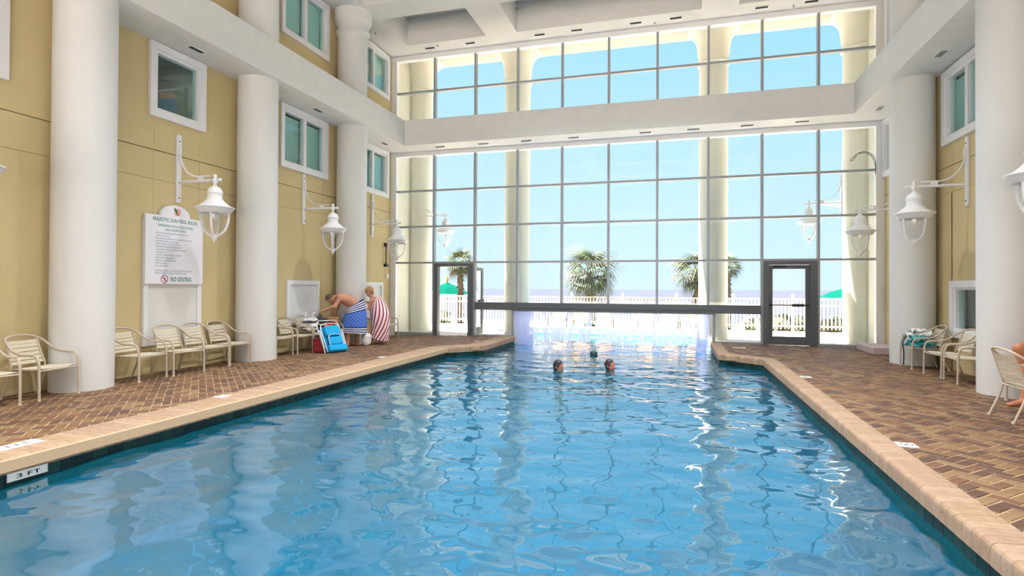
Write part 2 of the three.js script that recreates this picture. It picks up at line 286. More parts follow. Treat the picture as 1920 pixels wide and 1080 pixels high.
// ------------------------------------------------------------------ glass wall towards the sea
const gx = (i) => -8.694 + 1.3607 * i;
{
  const rowsLow = [2.25, 3.389, 4.525, 5.67], rowsUp = [6.56, 7.675, 8.70];
  const low = structGroup('window_1', 'tall lower glass wall of square panes between grey mullions facing the sea', 'window');
  const up = structGroup('window_2', 'upper band of square panes above the gallery beam facing the sky', 'window');
  const d0 = ZG - 0.1, d1 = ZG + 0.05, mw = 0.032;
  const vbar = (x, y0, y1, p, m = M.alu, w = mw) => part('mullion', [box(x - w, x + w, y0, y1, d0, d1)], m, p);
  const hbar = (x0, x1, y, p, m = M.alu, h = 0.03) => part('crossbar', [box(x0, x1, y - h, y + h, d0 + 0.02, d1 - 0.02)], m, p);
  const pane = (x0, x1, y0, y1, p, m = M.glass) => part('pane', new THREE.PlaneGeometry(x1 - x0, y1 - y0).translate((x0 + x1) / 2, (y0 + y1) / 2, ZG - 0.03), m, p);
  // upper
  part('head_frame', box(XL, XR, 8.70, 8.86, d0, d1 + 0.03), M.frameWhite, up);
  part('side_frame', box(XL, gx(0) + 0.05, 6.4, 8.7, d0, d1), M.frameWhite, up);
  part('side_frame', box(gx(10) - 0.05, XR, 6.4, 8.7, d0, d1), M.frameWhite, up);
  part('sill_frame', box(XL, XR, 6.44, 6.56, d0, d1), M.frameWhite, up);
  for (let i = 1; i < 10; i++) vbar(gx(i), 6.5, 8.7, up);
  for (let i = 0; i < 10; i++) { hbar(gx(i) + mw, gx(i + 1) - mw, 7.675, up); pane(gx(i) + mw, gx(i + 1) - mw, 6.56, 7.645, up); pane(gx(i) + mw, gx(i + 1) - mw, 7.705, 8.70, up); }
  // lower
  part('head_frame', box(XL, XR, 5.63, 5.77, d0, d1 + 0.03), M.frameWhite, low);
  part('side_frame', box(XL, gx(0) + 0.05, -0.1, 5.63, d0, d1), M.frameWhite, low);
  part('side_frame', box(gx(10) - 0.05, XR, -0.1, 5.63, d0, d1), M.frameWhite, low);
  for (let i = 1; i < 10; i++) vbar(gx(i), i >= 3 && i <= 7 ? 1.0 : -0.08, 5.63, low, M.alu);
  for (let i = 0; i < 10; i++) {
    const a = gx(i) + mw, b = gx(i + 1) - mw;
    for (const y of [2.25, 3.389, 4.525]) hbar(a, b, y, low);
    pane(a, b, 2.28, 3.359, low); pane(a, b, 3.419, 4.495, low); pane(a, b, 4.555, 5.63, low);
    if (i === 0 || i === 9) { pane(a, b, 0.06, 2.22, low); part('sill_frame', box(a, b, -0.1, 0.05, d0, d1), M.alu, low); }
    if (i >= 2 && i <= 7) pane(a, b, 1.03, 2.22, low);
    if (i === 2) { pane(a, NXL - 0.1, 0.05, 0.81, low); part('sill_frame', box(a, NXL - 0.1, -0.1, 0.04, d0, d1), M.alu, low); }
    if (i === 7) { pane(NXR + 0.1, b, 0.05, 0.81, low); part('sill_frame', box(NXR + 0.1, b, -0.1, 0.04, d0, d1), M.alu, low); }
  }
  part('transom', [box(gx(2) + mw, gx(8) - mw, 0.80, 1.03, d0 - 0.03, d1 + 0.05), box(gx(3), gx(7), 0.88, 0.90, d1 + 0.05, d1 + 0.07)], M.bronze, low);
  part('jamb', box(NXL - 0.12, NXL - 0.04, -0.1, 0.82, d0, d1), M.alu, low);
  part('jamb', box(NXR + 0.04, NXR + 0.12, -0.1, 0.82, d0, d1), M.alu, low);
  // doors
  const door = (name, x0, x1, label, open) => {
    const g = structGroup(name, label, 'door');
    part('door_frame', [box(x0, x0 + 0.13, -0.06, 2.22, d0 - 0.02, d1 + 0.03), box(x1 - 0.17, x1, -0.06, 2.22, d0 - 0.02, d1 + 0.03), box(x0 + 0.13, x1 - 0.17, 2.12, 2.22, d0 - 0.02, d1 + 0.03)], M.bronze, g);
    const leaf = new THREE.Group(); leaf.name = 'door_leaf'; g.add(leaf);
    const w = x1 - x0 - 0.31; leaf.position.set(open ? x1 - 0.175 : x0 + 0.135, 0, ZG - 0.02); leaf.rotation.y = open;
    part('stile', box(0, 0.1, 0.0, 2.11, -0.025, 0.025), M.bronze, leaf); part('stile', box(w - 0.1, w, 0.0, 2.11, -0.025, 0.025), M.bronze, leaf);
    part('rail', box(0.1, w - 0.1, 2.01, 2.11, -0.025, 0.025), M.bronze, leaf); part('rail', box(0.1, w - 0.1, 0.0, 0.22, -0.025, 0.025), M.bronze, leaf);
    part('door_pane', new THREE.PlaneGeometry(w - 0.2, 1.79).translate(w / 2, 1.115, 0), M.clearGlass, leaf);
    part('push_bar', [box(0.02, w - 0.02, 1.035, 1.065, 0.05, 0.08), rbox(0.3, 0.075, 0.05, 0.01).translate(w - 0.28, 1.05, 0.075), box(0.02, 0.07, 1.02, 1.08, 0.02, 0.08), box(w - 0.07, w - 0.02, 1.02, 1.08, 0.02, 0.08)], M.black, leaf);
    if (!open) part('door_closer', [box(0.12, 0.4, 2.03, 2.1, 0.025, 0.09)], M.black, g).position.set(x0 + 0.135, 0, ZG);
    part('threshold', box(x0, x1, -0.07, -0.03, d0, d1 + 0.05), M.alu, g);
  };
  door('door_1', gx(1) + 0.03, gx(2) - 0.03, 'aluminium glass door standing open onto the sea terrace', Math.PI * 0.46);
  door('door_2', gx(8) + 0.03, gx(9) - 0.03, 'closed dark aluminium glass door with black push bar', 0);
}

// unseen rear wall behind the camera: open bays added between piers for daylight
{
  const g = structGroup('wall_rear', 'unseen white rear wall with wide open bays added to let in daylight', 'wall');
  for (const x of [XL + 0.2, -4.9, -1.9, 1.1, XR - 0.2]) { part('pier', worldUV(box(x - 0.22, x + 0.22, -0.1, YC, ZB, ZB + 0.3)), M.white, g); }
  part('lintel', worldUV(box(XL, XR, YC - 0.4, YC + 0.1, ZB, ZB + 0.3)), M.white, g);
  part('lintel', worldUV(box(XL, XR, YB0, YB1, ZB, ZB + 0.3)), M.white, g);
}

// ------------------------------------------------------------------ floor: decks of diagonal herringbone pavers
const brickCols = [[0.185, 0.085, 0.042], [0.23, 0.115, 0.05], [0.28, 0.16, 0.07], [0.13, 0.063, 0.037], [0.21, 0.097, 0.047], [0.31, 0.19, 0.09], [0.155, 0.087, 0.052]];
const brickGrain = grain(128, [[16, 1], [50, 1]], 0.18);
const brickMats = brickCols.map((c) => std(col(...c), 0.62, { map: brickGrain }));
const brickWhite = std(col(1, 1, 1), 0.62, { map: brickGrain });
const brickGeo = (() => {  // 0.2 x 0.1 paver with chamfered top edge
  const w = 0.0955, d = 0.0455, c = 0.005, h = 0.0, b = -0.03, pos = [], idx = [];
  const ring = (x, y, z) => [[-x, y, -z], [x, y, -z], [x, y, z], [-x, y, z]];
  const P = [...ring(w - c, h, d - c), ...ring(w, h - c, d), ...ring(w, b, d)];
  for (const p of P) pos.push(...p);
  idx.push(0, 3, 2, 0, 2, 1);
  for (const o of [0, 4]) for (let i = 0; i < 4; i++) { const j = (i + 1) % 4; idx.push(o + i, o + j, o + 4 + i, o + j, o + 4 + j, o + 4 + i); }
  let g = new THREE.BufferGeometry(); g.setAttribute('position', new THREE.Float32BufferAttribute(pos, 3)); g.setIndex(idx);
  g = g.toNonIndexed(); g.computeVertexNormals();
  return worldUV(g, 4);
})();
function paver(name, label, xa, xb, za, zb, skip, pivot, tilt) {
  const deck = structGroup(name, label, 'floor');
  const inner = new THREE.Group(); 
  deck.position.set(pivot, 0, 0); deck.rotation.z = tilt;
  const list = [], m = new THREE.Matrix4(), q = new THREE.Quaternion();
  const s = 0.1, c45 = Math.SQRT1_2;
  const N = 240;
  // herringbone: period vectors (1,1) & (2,-2)... cells of size 0.1 in a frame turned by 45 degrees
  for (let i = -N; i < N; i++) for (let j = -N; j < N; j++) {
    const k = ((i - j) % 4 + 4) % 4;
    let cx, cz, vert;
    if (k === 0) { cx = i + 1; cz = j + 0.5; vert = false; } else if (k === 3) { cx = i + 0.5; cz = j + 1; vert = true; } else continue;
    const u = cx * s, v = cz * s, x = (u - v) * c45 + (xa + xb) / 2, z = (u + v) * c45 + (za + zb) / 2;
    if (x < xa || x > xb || z < za || z > zb || skip(x, z)) continue;
    list.push([x, z, (vert ? Math.PI / 2 : 0) - Math.PI / 4, Math.hypot(x, z)]);
  }
  const inView = (x, z) => { const a = Math.atan2(x, -z) + 0.2825; return z < -1.5 && Math.abs(a) < 0.76; };
  list.sort((a, b) => (inView(b[0], b[1]) - inView(a[0], a[1])) || a[3] - b[3]);
  const rest = [];
  list.forEach(([x, z, t], n) => {
    const k = Math.min(6, Math.floor((0.5 + 0.5 * perlin.noise(x * 0.9, z * 0.9, 3) * 1.2) * 3.5 + rnd() * 3.5));
    const y = rr(-0.003, 0.001);
    if (n < 290) { const b = shadow(new THREE.Mesh(brickGeo, brickMats[k])); b.name = 'brick'; b.position.set(x - pivot, y, z); b.rotation.set(rr(-0.006, 0.006), t, rr(-0.006, 0.006)); deck.add(b); }
    else rest.push([x - pivot, y, z, t, k]);
  });
  const im = shadow(new THREE.InstancedMesh(brickGeo, brickWhite, rest.length)); im.name = 'bricks'; stuff(im);
  rest.forEach(([x, y, z, t, k], n) => { m.makeRotationFromEuler(new THREE.Euler(rr(-0.006, 0.006), t, rr(-0.006, 0.006))); m.setPosition(x, y, z); im.setMatrixAt(n, m); const f = rr(0.9, 1.1); im.setColorAt(n, col(brickCols[k][0] * f, brickCols[k][1] * f, brickCols[k][2] * f)); });
  deck.add(im);
  return deck;
}
M.joint = std(col(0.46, 0.33, 0.20), 0.95);
{
  const l = paver('floor', 'brown herringbone paver deck along the sign wall', XL - 0.05, -4.6, ZG + 0.02, ZB, (x, z) => (z > -12.85 && x > -5.68) || (z > -13.8 && z <= -12.85 && x > -5.68 + (-12.85 - z) * 0.75) || (z <= -13.8 && x > -4.95), -5.79, Math.atan(0.065 / 3.04));
  part('sand_bed', box(XL - 0.05 + 5.79, -5.3 + 5.79, -0.1, -0.006, ZG, ZB), M.joint, l); part('sand_bed', box(-5.3 + 5.79, -4.75 + 5.79, -0.1, -0.008, ZG, -13.3), M.joint, l);
  const r = paver('floor_2', 'brown herringbone paver deck along the towel side wall', 0.95, XR + 0.05, ZG + 0.02, ZB, (x, z) => (z > -12.95 && x < 1.92) || (z > -13.7 && z <= -12.95 && x < 1.92 - (-12.95 - z) * 1.0) || (z <= -13.7 && x < 1.15), 1.97, -Math.atan(0.05 / 3.08));
  part('sand_bed', box(1.8 - 1.97, XR + 0.05 - 1.97, -0.1, -0.006, ZG, ZB), M.joint, r); part('sand_bed', box(1.05 - 1.97, 1.8 - 1.97, -0.1, -0.008, ZG, -13.2), M.joint, r);
}
// coping stones along the pool edge, tile band, basin
const leftPath = [[PXL, ZB - 0.6], [PXL, -12.7], [NXL, -13.58], [NXL, ZG + 0.05]], rightPath = [[PXR, ZB - 0.6], [PXR, -12.8], [NXR, -13.52], [NXR, ZG + 0.05]];
function copingStone(w, depth) {   // bullnose stone: x = depth away from the pool, z = width
  const sh = new THREE.Shape(), r = 0.035;
  sh.moveTo(depth, -0.12); sh.lineTo(0.004, -0.12); sh.lineTo(0, -0.116); sh.lineTo(0, -0.03); sh.quadraticCurveTo(0, 0.012, 0.045, 0.014); sh.lineTo(depth - 0.004, 0.014); sh.lineTo(depth, 0.010); sh.closePath();
  const g = new THREE.ExtrudeGeometry(sh, { depth: w - 0.010, bevelEnabled: true, bevelSize: 0.003, bevelThickness: 0.003, bevelSegments: 1, curveSegments: 4 });
  g.translate(0, 0, -w / 2 + 0.005);
  return worldUV(g, 3);
}
function edge(pathPts, out, depth, who, nTag) {
  const g = structGroup('trim_' + nTag, 'tan bullnose coping stones along the ' + who + ' pool edge', 'coping');
  const tl = structGroup('trim_' + (nTag + 1), 'dark green tile band under the coping on the ' + who + ' pool edge', 'tile band');
  const pitch = 0.11, geo = copingStone(pitch, depth), tg = rbox(0.012, 0.115, 0.146, 0.003, 1), lg = rbox(0.03, 0.10, 0.146, 0.004, 1);
  for (let i = 0; i + 1 < pathPts.length; i++) {
    const [x0, z0] = pathPts[i], [x1, z1] = pathPts[i + 1], L = Math.hypot(x1 - x0, z1 - z0), dx = (x1 - x0) / L, dz = (z1 - z0) / L;
    // outward normal away from the water
    let nx = -dz, nz = dx; if (nx * out < 0 && Math.abs(nx) > 0.3) { nx = -nx; nz = -nz; }
    const ry = Math.atan2(-nz, nx), n = Math.round(L / pitch), nt = Math.round(L / 0.15);
    for (let k = 0; k < n; k++) { const s = (k + 0.5) * L / n, b = shadow(new THREE.Mesh(geo, M.coping[Math.floor(rnd() * 4)])); b.name = 'coping_stone'; b.position.set(x0 + dx * s, rr(-0.001, 0.001), z0 + dz * s); b.rotation.y = ry; b.scale.z = L / n / pitch; g.add(b); }
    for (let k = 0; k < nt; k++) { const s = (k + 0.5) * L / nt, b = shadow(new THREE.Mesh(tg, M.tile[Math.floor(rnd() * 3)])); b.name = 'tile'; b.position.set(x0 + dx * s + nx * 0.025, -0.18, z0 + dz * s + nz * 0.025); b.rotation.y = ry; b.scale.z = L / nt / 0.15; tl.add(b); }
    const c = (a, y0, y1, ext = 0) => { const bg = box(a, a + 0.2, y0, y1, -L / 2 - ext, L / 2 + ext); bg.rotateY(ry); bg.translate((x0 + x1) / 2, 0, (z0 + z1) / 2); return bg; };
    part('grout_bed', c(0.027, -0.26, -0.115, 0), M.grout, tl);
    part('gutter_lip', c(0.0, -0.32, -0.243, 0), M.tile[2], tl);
  }
  return g;
}
edge(leftPath, -1, 0.44, 'sign side', 3);
edge(rightPath, 1, 0.25, 'towel side', 5);
// corner fillers of coping (mitred stones)
{
  const mk = (pts, label) => { const sh = new THREE.Shape(pts.map((p) => new THREE.Vector2(p[0], -p[1]))); const gg = new THREE.ExtrudeGeometry(sh, { depth: 0.115, bevelEnabled: true, bevelSize: 0.006, bevelThickness: 0.01, bevelSegments: 1 }); gg.rotateX(-Math.PI / 2); gg.translate(0, -0.112, 0); const o = struct(numbered('coping_corner'), worldUV(gg, 3), M.coping[2], label, 'coping'); return o; };
  mk([[PXL - 0.005, -12.66], [PXL - 0.43, -12.66], [PXL - 0.43, -12.9], [PXL - 0.3, -13.02], [PXL - 0.0, -12.72]], 'mitred coping stone at the wide chamfer corner, sign side');
  mk([[NXL - 0.0, -13.6], [NXL - 0.33, -13.86], [NXL - 0.43, -13.86], [NXL - 0.43, -13.95], [NXL - 0.0, -13.95]], 'mitred coping stone at the narrow chamfer corner, sign side');
  mk([[PXR + 0.005, -12.76], [PXR + 0.245, -12.76], [PXR + 0.245, -12.92], [PXR + 0.17, -13.0], [PXR, -12.81]], 'mitred coping stone at the wide chamfer corner, towel side');
}
{
  const p = structGroup('pool_basin', 'blue plastered pool basin under the water', 'pool');
  p.name = 'floor_3';
  const D = -1.15, OZ = -20.6;
  part('basin_floor', worldUV(box(-6.2, 2.6, D - 0.1, D, OZ - 0.2, ZB - 0.5)), M.plaster, p);
  const w = (pts, out) => { for (let i = 0; i + 1 < pts.length; i++) { const [x0, z0] = pts[i], [x1, z1] = pts[i + 1], L = Math.hypot(x1 - x0, z1 - z0); const g = box(-0.1, 0.1, D, -0.25, -L / 2, L / 2); const ry = Math.atan2(x1 - x0, z1 - z0); g.rotateY(ry); g.translate((x0 + x1) / 2 + out * 0.1, 0, (z0 + z1) / 2); part('basin_wall', worldUV(g), M.plaster, p); } };
  w([[PXL, ZB - 0.6], [PXL, -12.7], [NXL, -13.58], [NXL, ZG - 0.1]], -1); w([[PXR, ZB - 0.6], [PXR, -12.8], [NXR, -13.52], [NXR, ZG - 0.1]], 1);
  part('basin_wall', worldUV(box(PXL - 0.2, PXR + 0.2, D, 0.0, ZB - 0.6, ZB - 0.4)), M.plaster, p);
  part('added_glow_stop', worldUV(box(NXL - 0.1, NXR + 0.1, D, -0.45, ZG - 0.3, ZG - 0.1)), M.plaster, p);  // added underwater wall, hides the sunlit outdoor basin from the indoor side
  // outdoor part
  part('basin_wall', worldUV(box(-6.2, -6.0, D, -0.2, OZ, ZG - 0.1)), M.plaster, p); part('basin_wall', worldUV(box(2.4, 2.6, D, -0.2, OZ, ZG - 0.1)), M.plaster, p);
  part('basin_wall', worldUV(box(-6.2, 2.6, D, -0.2, OZ - 0.2, OZ)), M.plaster, p);
  part('basin_wall', worldUV(box(-6.2, NXL, D, -0.2, ZG - 0.15, ZG - 0.02)), M.plaster, p); part('basin_wall', worldUV(box(NXR, 2.6, D, -0.2, ZG - 0.15, ZG - 0.02)), M.plaster, p);
}
// water
const waveH = (x, z) => {
  const n = (f, o, sx = 1) => perlin.noise(x * f * sx + o, z * f + o * 1.7, o);
  return 0.022 * n(0.9, 1.3, 0.7) + 0.016 * n(2.0, 5.1, 0.7) + 0.0085 * n(4.2, 9.7, 0.75) + 0.0028 * n(9.0, 3.3, 0.8);
};
M.water = phys(col(0.02, 0.37, 0.52), 0.015, { transmission: 0.86, thickness: 0, ior: 2.25, side: THREE.DoubleSide });
{
  const build = (inside, x0, x1, z0, z1, cell) => {
    const nx = Math.round((x1 - x0) / cell), nz = Math.round((z1 - z0) / cell), pos = [], idx = [];
    for (let j = 0; j <= nz; j++) for (let i = 0; i <= nx; i++) { const t = j / nz, z = z0 + (z1 - z0) * t, [a, b] = inside(z), x = a + (b - a) * i / nx; pos.push(x, WATER + waveH(x, z), z); }
    for (let j = 0; j < nz; j++) for (let i = 0; i < nx; i++) { const a = j * (nx + 1) + i; idx.push(a, a + nx + 1, a + 1, a + 1, a + nx + 1, a + nx + 2); }
    const g = new THREE.BufferGeometry(); g.setAttribute('position', new THREE.Float32BufferAttribute(pos, 3)); g.setIndex(idx); g.computeVertexNormals(); return g;
  };
  const span = (z) => {
    const f = (p, z) => { for (let i = 0; i + 1 < p.length; i++) if (z <= p[i][1] + 1e-6 && z >= p[i + 1][1] - 1e-6) { const t = (z - p[i][1]) / (p[i + 1][1] - p[i][1] || 1); return p[i][0] + (p[i + 1][0] - p[i][0]) * t; } return p[p.length - 1][0]; };
    return [f(leftPath, z) - 0.03, f(rightPath, z) + 0.03];
  };
  const w = thing('pool_water', 'rippling turquoise pool water reflecting the windows', 'water');
  part('indoor_water', build(span, PXL, PXR, ZG, ZB - 0.6, 0.035), M.water, w);
  part('outdoor_water', build(() => [-6.0, 2.4], -6, 2.4, -20.6, ZG, 0.06), M.water, w);
  w.userData.kind = 'stuff';
}
//@@OBJECTS
// ------------------------------------------------------------------ outside: terrace, porch, fence, beach, sea
M.terrace = std(col(0.84, 0.74, 0.67), 0.85, { map: grain(256, [[5, 1], [16, 0.7], [90, 0.5]], 0.08) });
M.cream = std(col(0.93, 0.90, 0.76), 0.7, { map: stuccoTone, bumpMap: stuccoBump, bumpScale: 0.0006 });
M.sand = std(col(0.24, 0.20, 0.155), 0.95, { map: grain(256, [[6, 1], [25, 0.8], [100, 0.6]], 0.10) });
M.sea = phys(col(0.048, 0.052, 0.076), 1.0, { specularIntensity: 0.1, map: grain(256, [[3, 1], [40, 0.8], [100, 0.6]], 0.12) });
M.picket = std(col(0.50, 0.46, 0.41), 0.6);
{
  const g = structGroup('floor_4', 'pale pink terrace paving around the outdoor pool beyond the glass', 'terrace');
  const y0 = -0.2, y1 = -0.05, OZ = -20.6;
  part('paving', worldUV(box(-40, -6.0, y0, y1, -22.6, ZG - 0.02), 0.3), M.terrace, g); part('paving', worldUV(box(2.4, 40, y0, y1, -22.6, ZG - 0.02), 0.3), M.terrace, g);
  part('paving', worldUV(box(-6.0, 2.4, y0, y1, -22.6, OZ), 0.3), M.terrace, g); part('paving', worldUV(box(-6.0, NXL - 0.05, y0, y1, -18.7, ZG - 0.02), 0.3), M.terrace, g); part('paving', worldUV(box(NXR + 0.05, 2.4, y0, y1, -18.7, ZG - 0.02), 0.3), M.terrace, g);
  part('pool_rim', [box(-6.05, 2.45, -0.06, 0.02, OZ - 0.3, OZ + 0.02), box(-6.3, -6.0, -0.06, 0.02, OZ, -18.7), box(2.4, 2.7, -0.06, 0.02, OZ, -18.7)], M.picket, g);
  const rear = structGroup('floor_5', 'added unseen pale paving behind the rear wall, bouncing light into the hall', 'terrace');  // unseen paving added to bounce sunlight in through the rear bays
  part('paving', worldUV(box(-40, 40, -0.25, -0.06, ZB + 0.3, 40), 0.3), M.terrace, rear);
  // dune and beach falling to the sea
  const nx = 60, nz = 40, pos = [], idx = [], uv = [];
  for (let j = 0; j <= nz; j++) for (let i = 0; i <= nx; i++) {
    const x = -120 + 240 * i / nx, t = j / nz, z = -22.6 - 90 * t;
    pos.push(x, -0.25 - 4.6 * Math.pow(t, 0.8) + (t > 0.02 && t < 0.6 ? 0.25 * perlin.noise(x * 0.15, z * 0.15, 1) : 0), z); uv.push(x * 0.2, z * 0.2);
  }
  for (let j = 0; j < nz; j++) for (let i = 0; i < nx; i++) { const a = j * (nx + 1) + i; idx.push(a, a + 1, a + nx + 1, a + 1, a + nx + 2, a + nx + 1); }
  const bg = new THREE.BufferGeometry(); bg.setAttribute('position', new THREE.Float32BufferAttribute(pos, 3)); bg.setAttribute('uv', new THREE.Float32BufferAttribute(uv, 2)); bg.setIndex(idx); bg.computeVertexNormals();
  const b = struct('beach', bg, M.sand, 'pale sand dune sloping down to the sea', 'beach');
  const sg = new THREE.PlaneGeometry(16000, 9000, 1, 1).rotateX(-Math.PI / 2).translate(0, -4.4, -4560);
  { const u = sg.attributes.uv; for (let i = 0; i < u.count; i++) u.setXY(i, u.getX(i) * 300, u.getY(i) * 500); }
  struct('sea', sg, M.sea, 'hazy lavender blue sea up to the horizon', 'sea');
}
// porch columns and lintel
{
  const where = ['beside the open door', 'on the sign side of the strip curtain', 'on the towel side of the strip curtain', 'beyond the pink step block'];
  [-8.66, -5.11, 1.06, 4.98].forEach((x, i) => {
    const t = thing('porch_column', 'tall cream porch column outside the glass, ' + where[i], 'column', [x, -0.05, -18.2]); t.userData.kind = 'structure';
    part('shaft', new THREE.CylinderGeometry(0.42, 0.42, 9.0, 40, 1).translate(0, 4.5, 0), M.cream, t);
    part('capital', lathe([[0.42, 8.3], [0.47, 8.32], [0.48, 8.36], [0.46, 8.4], [0.435, 8.42], [0.435, 8.6], [0.46, 8.64], [0.47, 8.8], [0.49, 8.95], [0.54, 9.1], [0.62, 9.22], [0.72, 9.31], [0.78, 9.36]], 40), M.cream, t);
  });
  const l = structGroup('trim_20', 'cream porch roof slab and lintel over the outside columns', 'roof');
  for (const [a, b] of [[XL - 1.2, XL - 0.02], [XR + 0.02, XR + 1.2]]) part('wing_wall', worldUV(box(a, b, -0.1, 9.4, -18.6, ZG - 0.12)), M.cream, l);
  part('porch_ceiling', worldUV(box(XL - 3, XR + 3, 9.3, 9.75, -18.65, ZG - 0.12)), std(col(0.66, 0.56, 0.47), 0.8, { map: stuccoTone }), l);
  part('spandrel', worldUV(box(XL - 3, XR + 3, 8.86, 9.75, ZG - 0.12, ZG - 0.06)), M.cream, l);
  part('floor_band', worldUV(box(XL - 0.2, XR + 0.2, YB0, YB1 - 0.04, ZG - 0.14, ZG + 0.06)), M.white, l);
}
// picket fence
{
  const t = thing('picket_fence', 'white picket fence at the edge of the sea terrace', 'fence', [0, -0.05, -22.3]);
  const x0 = -22, x1 = 18;
  part('rail', box(x0, x1, 0.18, 0.24, -0.02, 0.02), M.picket, t); part('rail', box(x0, x1, 0.92, 0.98, -0.02, 0.02), M.picket, t); part('rail', box(x0, x1, 1.16, 1.2, -0.03, 0.03), M.picket, t);
  for (let x = x0; x <= x1; x += 2) part('post', [rbox(0.1, 1.3, 0.1, 0.01).translate(x, 0.65, 0), new THREE.ConeGeometry(0.08, 0.08, 4).rotateY(Math.PI / 4).translate(x, 1.34, 0)], M.picket, t);
  const pk = []; for (let x = x0 + 0.12; x < x1; x += 0.125) pk.push(box(x - 0.022, x + 0.022, 0.1, 1.16, -0.015, 0.015));
  stuff(part('pickets', pk, M.picket, t));
}
// low shrubs beyond the fence
{
  M.shrub = std(col(0.045, 0.07, 0.025), 0.8, { side: THREE.DoubleSide }); M.grassDry = std(col(0.16, 0.14, 0.08), 0.9, { side: THREE.DoubleSide });
  const leaf = (n, r, h, L) => { const gs = []; for (let i = 0; i < n; i++) { const a = rr(0, 6.28), e = rr(0.2, 1.4), p = V(Math.cos(a) * r * rnd(), h * Math.pow(rnd(), 0.8), Math.sin(a) * r * rnd()); const g = new THREE.PlaneGeometry(0.05, L); g.translate(0, L / 2, 0).rotateX(e).rotateY(a).translate(p.x, p.y, p.z); gs.push(g); } return merge(gs); };
  const lg = leaf(420, 0.75, 0.8, 0.22), dg = leaf(260, 0.7, 0.25, 0.7);
  const spots = [[-12.7, -23.7], [-14.8, -23.9], [-10.6, -23.8], [-17.5, -24.2], [3.3, -23.7], [5.7, -23.8], [8.0, -23.7], [10.4, -24], [4.5, -26]];
  const nm = ['by the green umbrella', 'at the umbrella pole', 'behind the open door', 'beyond the porch column', 'behind the push bar door', 'behind the outer column', 'below the far umbrella', 'past the far umbrella', 'on the dune behind the push bar door'];
  spots.forEach(([x, z], i) => { const t = thing('dune_shrub', 'low dark green dune shrub beyond the fence, ' + nm[i], 'shrub', [x, -0.5, z], i, 'dune shrubs beyond the fence'); part('foliage', lg, M.shrub, t); part('dry_grass', dg, M.grassDry, t); });
}
// palms
{
  M.trunk = std(col(0.12, 0.09, 0.065), 0.9, { map: grain(64, [[8, 1], [20, 1]], 0.3) });
  M.frond = [std(col(0.045, 0.075, 0.02), 0.6, { side: THREE.DoubleSide }), std(col(0.075, 0.09, 0.03), 0.6, { side: THREE.DoubleSide }), std(col(0.12, 0.10, 0.04), 0.7, { side: THREE.DoubleSide })];
  const fan = (() => {  // petiole along +z then a drooping costapalmate fan
    const gs = [bar([0, 0, 0], [0, 0.05, 0.5], 0.012, 5, 0.008)];
    for (let i = 0; i < 19; i++) {
      const a = (i - 9) / 9 * 1.75, L = 0.62 * (1 - 0.18 * Math.abs(i - 9) / 9), pos = [], idx = [], n = 4;
      for (let k = 0; k <= n; k++) { const s = k / n, w = 0.026 * (1 - s) * (k ? 1 : 0.6) + 0.002, d = L * s; const x = Math.sin(a) * d, z = 0.5 + Math.cos(a) * d, y = 0.05 + 0.05 * s - 0.42 * s * s * s; const cx = Math.cos(a) * w, cz = -Math.sin(a) * w; pos.push(x - cx, y, z - cz, x + cx, y, z + cz); if (k < n) { const o = k * 2; idx.push(o, o + 1, o + 2, o + 1, o + 3, o + 2); } }
      const g = new THREE.BufferGeometry(); g.setAttribute('position', new THREE.Float32BufferAttribute(pos, 3)); g.setIndex(idx); g.computeVertexNormals(); gs.push(g);
    }
    return merge(gs);
  })();
  const palm = (x, z, crownY, size, dry, label, n = 34) => {
    const base = -2.2, t = thing('palm_tree', label, 'palm', [x, base, z], rr(0, 6), 'palms beyond the fence');
    const H = crownY - base, tr = [new THREE.CylinderGeometry(0.13 * size, 0.17 * size, H, 12).translate(0, H / 2, 0)];
    for (let i = 0; i < 40; i++) { const a = i * 2.4, y = H * 0.25 + H * 0.72 * i / 40; tr.push(new THREE.BoxGeometry(0.1, 0.16, 0.05).rotateX(-0.5).translate(0, 0, 0.16 * size).rotateY(a).translate(0, y, 0)); }
    part('trunk', tr, M.trunk, t);
    const cr = new THREE.Group(); cr.name = 'crown'; cr.position.y = H; t.add(cr);
    for (let i = 0; i < n; i++) {
      const f = i / n, m = shadow(new THREE.Mesh(fan, M.frond[Math.min(2, Math.floor(rnd() * (dry ? 3 : 2.2)))])); m.name = 'frond';
      m.rotation.order = 'YXZ'; m.rotation.y = i * 2.4; m.rotation.x = -1.25 + 2.2 * f + rr(-0.12, 0.12); m.rotation.z = rr(-0.3, 0.3); m.scale.setScalar(size * rr(0.85, 1.1)); cr.add(m);
    }
  };
  palm(-11.35, -29, 2.75, 1.05, true, 'palm with bare trunk beside the green umbrella', 30);
  palm(-13.75, -29, 2.5, 0.85, false, 'small palm half hidden by the porch column near the open door', 24);
  palm(-4.25, -29, 2.2, 1.6, false, 'broad green palm seen between the two middle porch columns');
  palm(1.0, -29, 2.2, 1.45, true, 'drooping palm behind the porch column beside the strip curtain');
  palm(2.76, -33.6, 2.7, 0.85, true, 'slim trunk palm seen beside the push bar door', 30);
}
